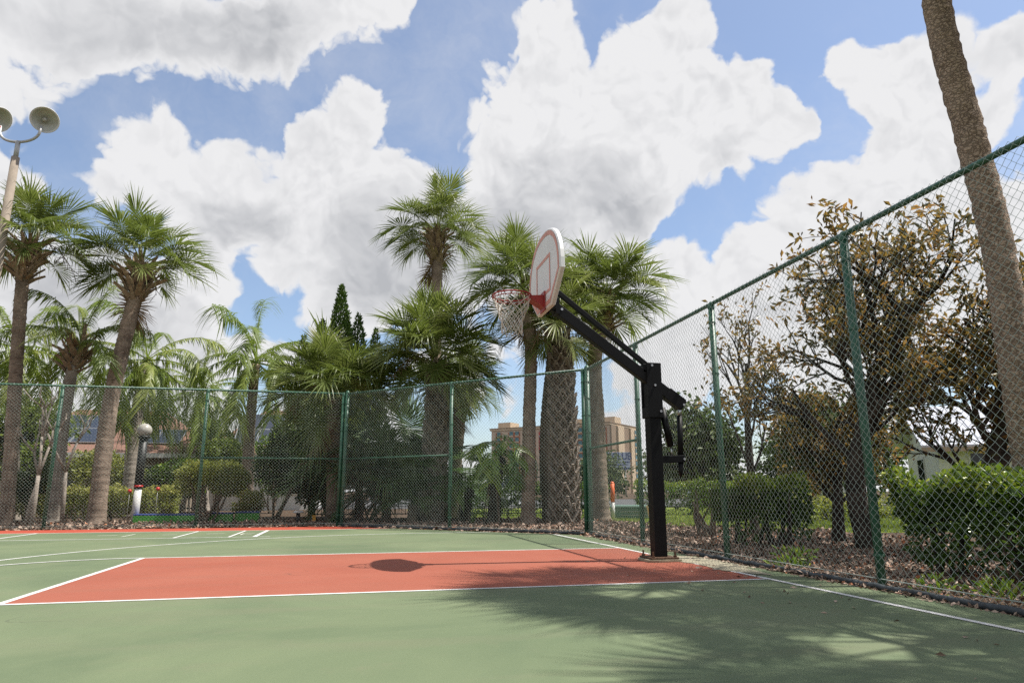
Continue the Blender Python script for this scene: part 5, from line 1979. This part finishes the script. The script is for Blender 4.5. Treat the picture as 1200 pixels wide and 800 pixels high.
# end face (local x = 0): pale bays and a brown recess
for y0, y1, d, mt in ((-.5, -5.5, .7, 'hotel_brown'), (-6.0, -12.5, 1.6, 'hotel_pale'), (-13.0, -20.5, .5, 'hotel_brown'), (-21.0, -31.5, 1.3, 'hotel_pale')):
    MB().box((-d / 2 + .01, (y0 + y1) / 2, (HH - .2) / 2), (d, abs(y1 - y0), HH - .2)).build('bay', M[mt], ht)
win = MB().box((0, 0, 0), (1.9, .30, 1.75)).mesh('window', M['hotel_glass'])
sil = MB().box((0, 0, 0), (2.0, .34, .55)).mesh('sill', M['hotel_pale'])
spn = MB().box((0, 0, 0), (.9, .22, 1.0)).mesh('spandrel', M['hotel_brick'])
cols = [2.9, 14.2, 29.0, 38.8, 47.2, 50.4, 57.5]
for cx in cols:
    st = MB().box((cx, .06, (HH - 1) / 2), (3.3, .14, HH - 1.2)).build('window_bay', M['hotel_brick'], ht)
    for fl in range(10):
        z = 1.9 + fl * 2.85
        w = link('window', win, st, (cx, .12, z))
        link('sill', sil, w, (0, .02, -1.15))
for fl in range(10):
    z = 1.9 + fl * 2.85
    w = link('window', win, ht, (-1.36, -26.2, z), R(90))
    link('sill', sil, w, (0, .02, -1.15))
em = MB().box((33.8, .16, 23.4), (3.1, .32, 8.6)).build('wall_sign', M['sign_red'], ht, bevel=.1)
MB().lathe([(.9, 0), (1.25, .12), (.9, .24)], 16, (33.8, .36, 25.4), Matrix.Rotation(R(-90), 3, 'X')).box((33.8, .40, 22.0), (.7, .12, 3.6)).build('sign_emblem', M['sign_pale'], em)

# billboard between the corner posts
bb = thing('billboard', 'pale blue billboard with dark blue letters in front of the hotel', 'sign', (44.0, 111.6, -.05), R(-22))
MB().box((0, 0, 5.9), (5.4, .3, 3.0)).build('panel', M['sign_pale'], bb, bevel=.02)
for x in (-1.8, 1.8):
    MB().tube([(x, .2, 0), (x, .2, 4.5)], .16, 10).build('leg', M['galv'], bb, True)
fc = bpy.data.curves.new('lettering', 'FONT')
fc.body = 'OO CLUB'
fc.size = 1.75
fc.align_x = 'CENTER'
fc.extrude = .02
fc.offset = .035
tmp = bpy.data.objects.new('lettering_curve', fc)
C.objects.link(tmp)
lm_ = bpy.data.meshes.new_from_object(tmp.evaluated_get(bpy.context.evaluated_depsgraph_get()))
bpy.data.objects.remove(tmp)
lm_.materials.clear()
lm_.materials.append(M['sign_blue'])
lo_ = bpy.data.objects.new('lettering', lm_)
C.objects.link(lo_)
lo_.parent = bb
lo_.location = (0, -.18, 6.15)
lo_.rotation_euler = (R(90), 0, 0)
lo_.scale = (.78, 1, 1)
for z, h, w in ((5.72, .22, 5.2), (5.28, .16, 4.6), (4.62, .34, 5.3)):
    MB().box((-.0, -.165, z), (w, .03, h)).build('text_band', M['sign_blue'], bb)

# ------------------------------------------------------------------ parked cars


def car(label, x, y, rz, paint, suv=True):
    root = thing('parked_car', label, 'car', (x, y, -.04), rz, 'parked cars')
    H = 1.72 if suv else 1.45
    b = .46
    low = [(-2.25, .38), (-2.3, .75), (-2.2, 1.0), (-.95 + (0 if suv else .1), 1.03), (2.25, 1.0), (2.3, .7), (2.25, .38)]
    low = [(-2.25, .34), (-2.32, .62), (-2.22, .90), (-1.05, 1.02), (2.2, 1.04), (2.30, .75), (2.26, .34)]
    MB().prism(low, -.90, .90, 'y').build('body', M[paint], root, bevel=.07)
    cab = [(-1.05, 1.0), (-.35, H - .06), (.2, H), (1.75 if suv else 1.1, H - .05), (2.15 if suv else 1.9, 1.02)]
    g = MB()
    n = len(cab)
    vs = []
    for s in (-1, 1):
        for (a, z) in cab:
            vs.append((a, s * (.84 - .16 * (z - 1) / (H - 1)), z))
    g.add(vs, [tuple(range(n)), tuple(range(n, 2 * n))[::-1]] + [(i, i + n, (i + 1) % n + n, (i + 1) % n) for i in range(n)])
    gh = g.build('cabin', M['dark_glass'], root, bevel=.03)
    rfm = MB().prism([(-.33, H - .05), (.2, H + .015), (1.72 if suv else 1.08, H - .035), (1.70 if suv else 1.05, H - .075), (.2, H - .03), (-.30, H - .09)], -.69, .69, 'y')
    rfm.build('roof', M[paint], gh)
    pl_ = MB()
    for s in (-1, 1):
        for a, z0, c, z1 in ((-.98, 1.04, -.36, H - .07), (.55, 1.03, .5, H - .03), (1.98 if suv else 1.75, 1.04, 1.68 if suv else 1.06, H - .07)):
            pl_.bar((a, s * .845, z0), (c, s * .70, z1), .05, .08)
    pl_.build('pillars', M[paint], gh)
    for s in (-1, 1):
        for wx in (-1.42, 1.42):
            w = MB().lathe([(.20, -.11), (.33, -.11), (.345, -.05), (.345, .05), (.33, .11), (.20, .11)], 20, (wx, s * .82, .345), Matrix.Rotation(R(90), 3, 'X')).build('wheel', M['tyre'], root, True)
            MB().lathe([(.001, .085), (.06, .10), (.19, .09), (.21, .11)], 14, (wx, s * .82, .345), Matrix.Rotation(R(-90 * s), 3, 'X')).build('rim', M['alu'], w, True)
        MB().box((-2.24, s * .66, .80), (.10, .34, .16)).build('headlight', M['head'], root, bevel=.03)
        MB().box((2.25, s * .74, .86), (.10, .20, .26)).build('tail_light', M['tail'], root, bevel=.03)
        MB().box((-.72, s * .99, 1.08), (.12, .18, .13)).build('mirror', M[paint], root, bevel=.03)
    MB().box((2.295, 0, .52), (.06, 1.6, .20)).build('rear_bumper', M['tyre'], root, bevel=.02)
    MB().box((2.30, 0, .78), (.02, .34, .16)).build('number_plate', M['white_pl'], root)
    return root


car('white parked car with red tail light between the two near hedges', 27.3, 34.6, R(-128), 'car_white')
car('silver parked car whose roof shows above the back hedge', 22.4, 38.5, R(-20), 'car_silver', False)
car('pale parked car seen through the iron fence left of the philodendron', 7.9, 39.5, R(10), 'car_white')
car('dark blue car right of the magnolia trunk behind the hedge', 31.0, 33.5, R(-130), 'car_dark')
car('grey parked car behind the yellow bollards', 3.4, 40.5, R(5), 'car_silver', False)
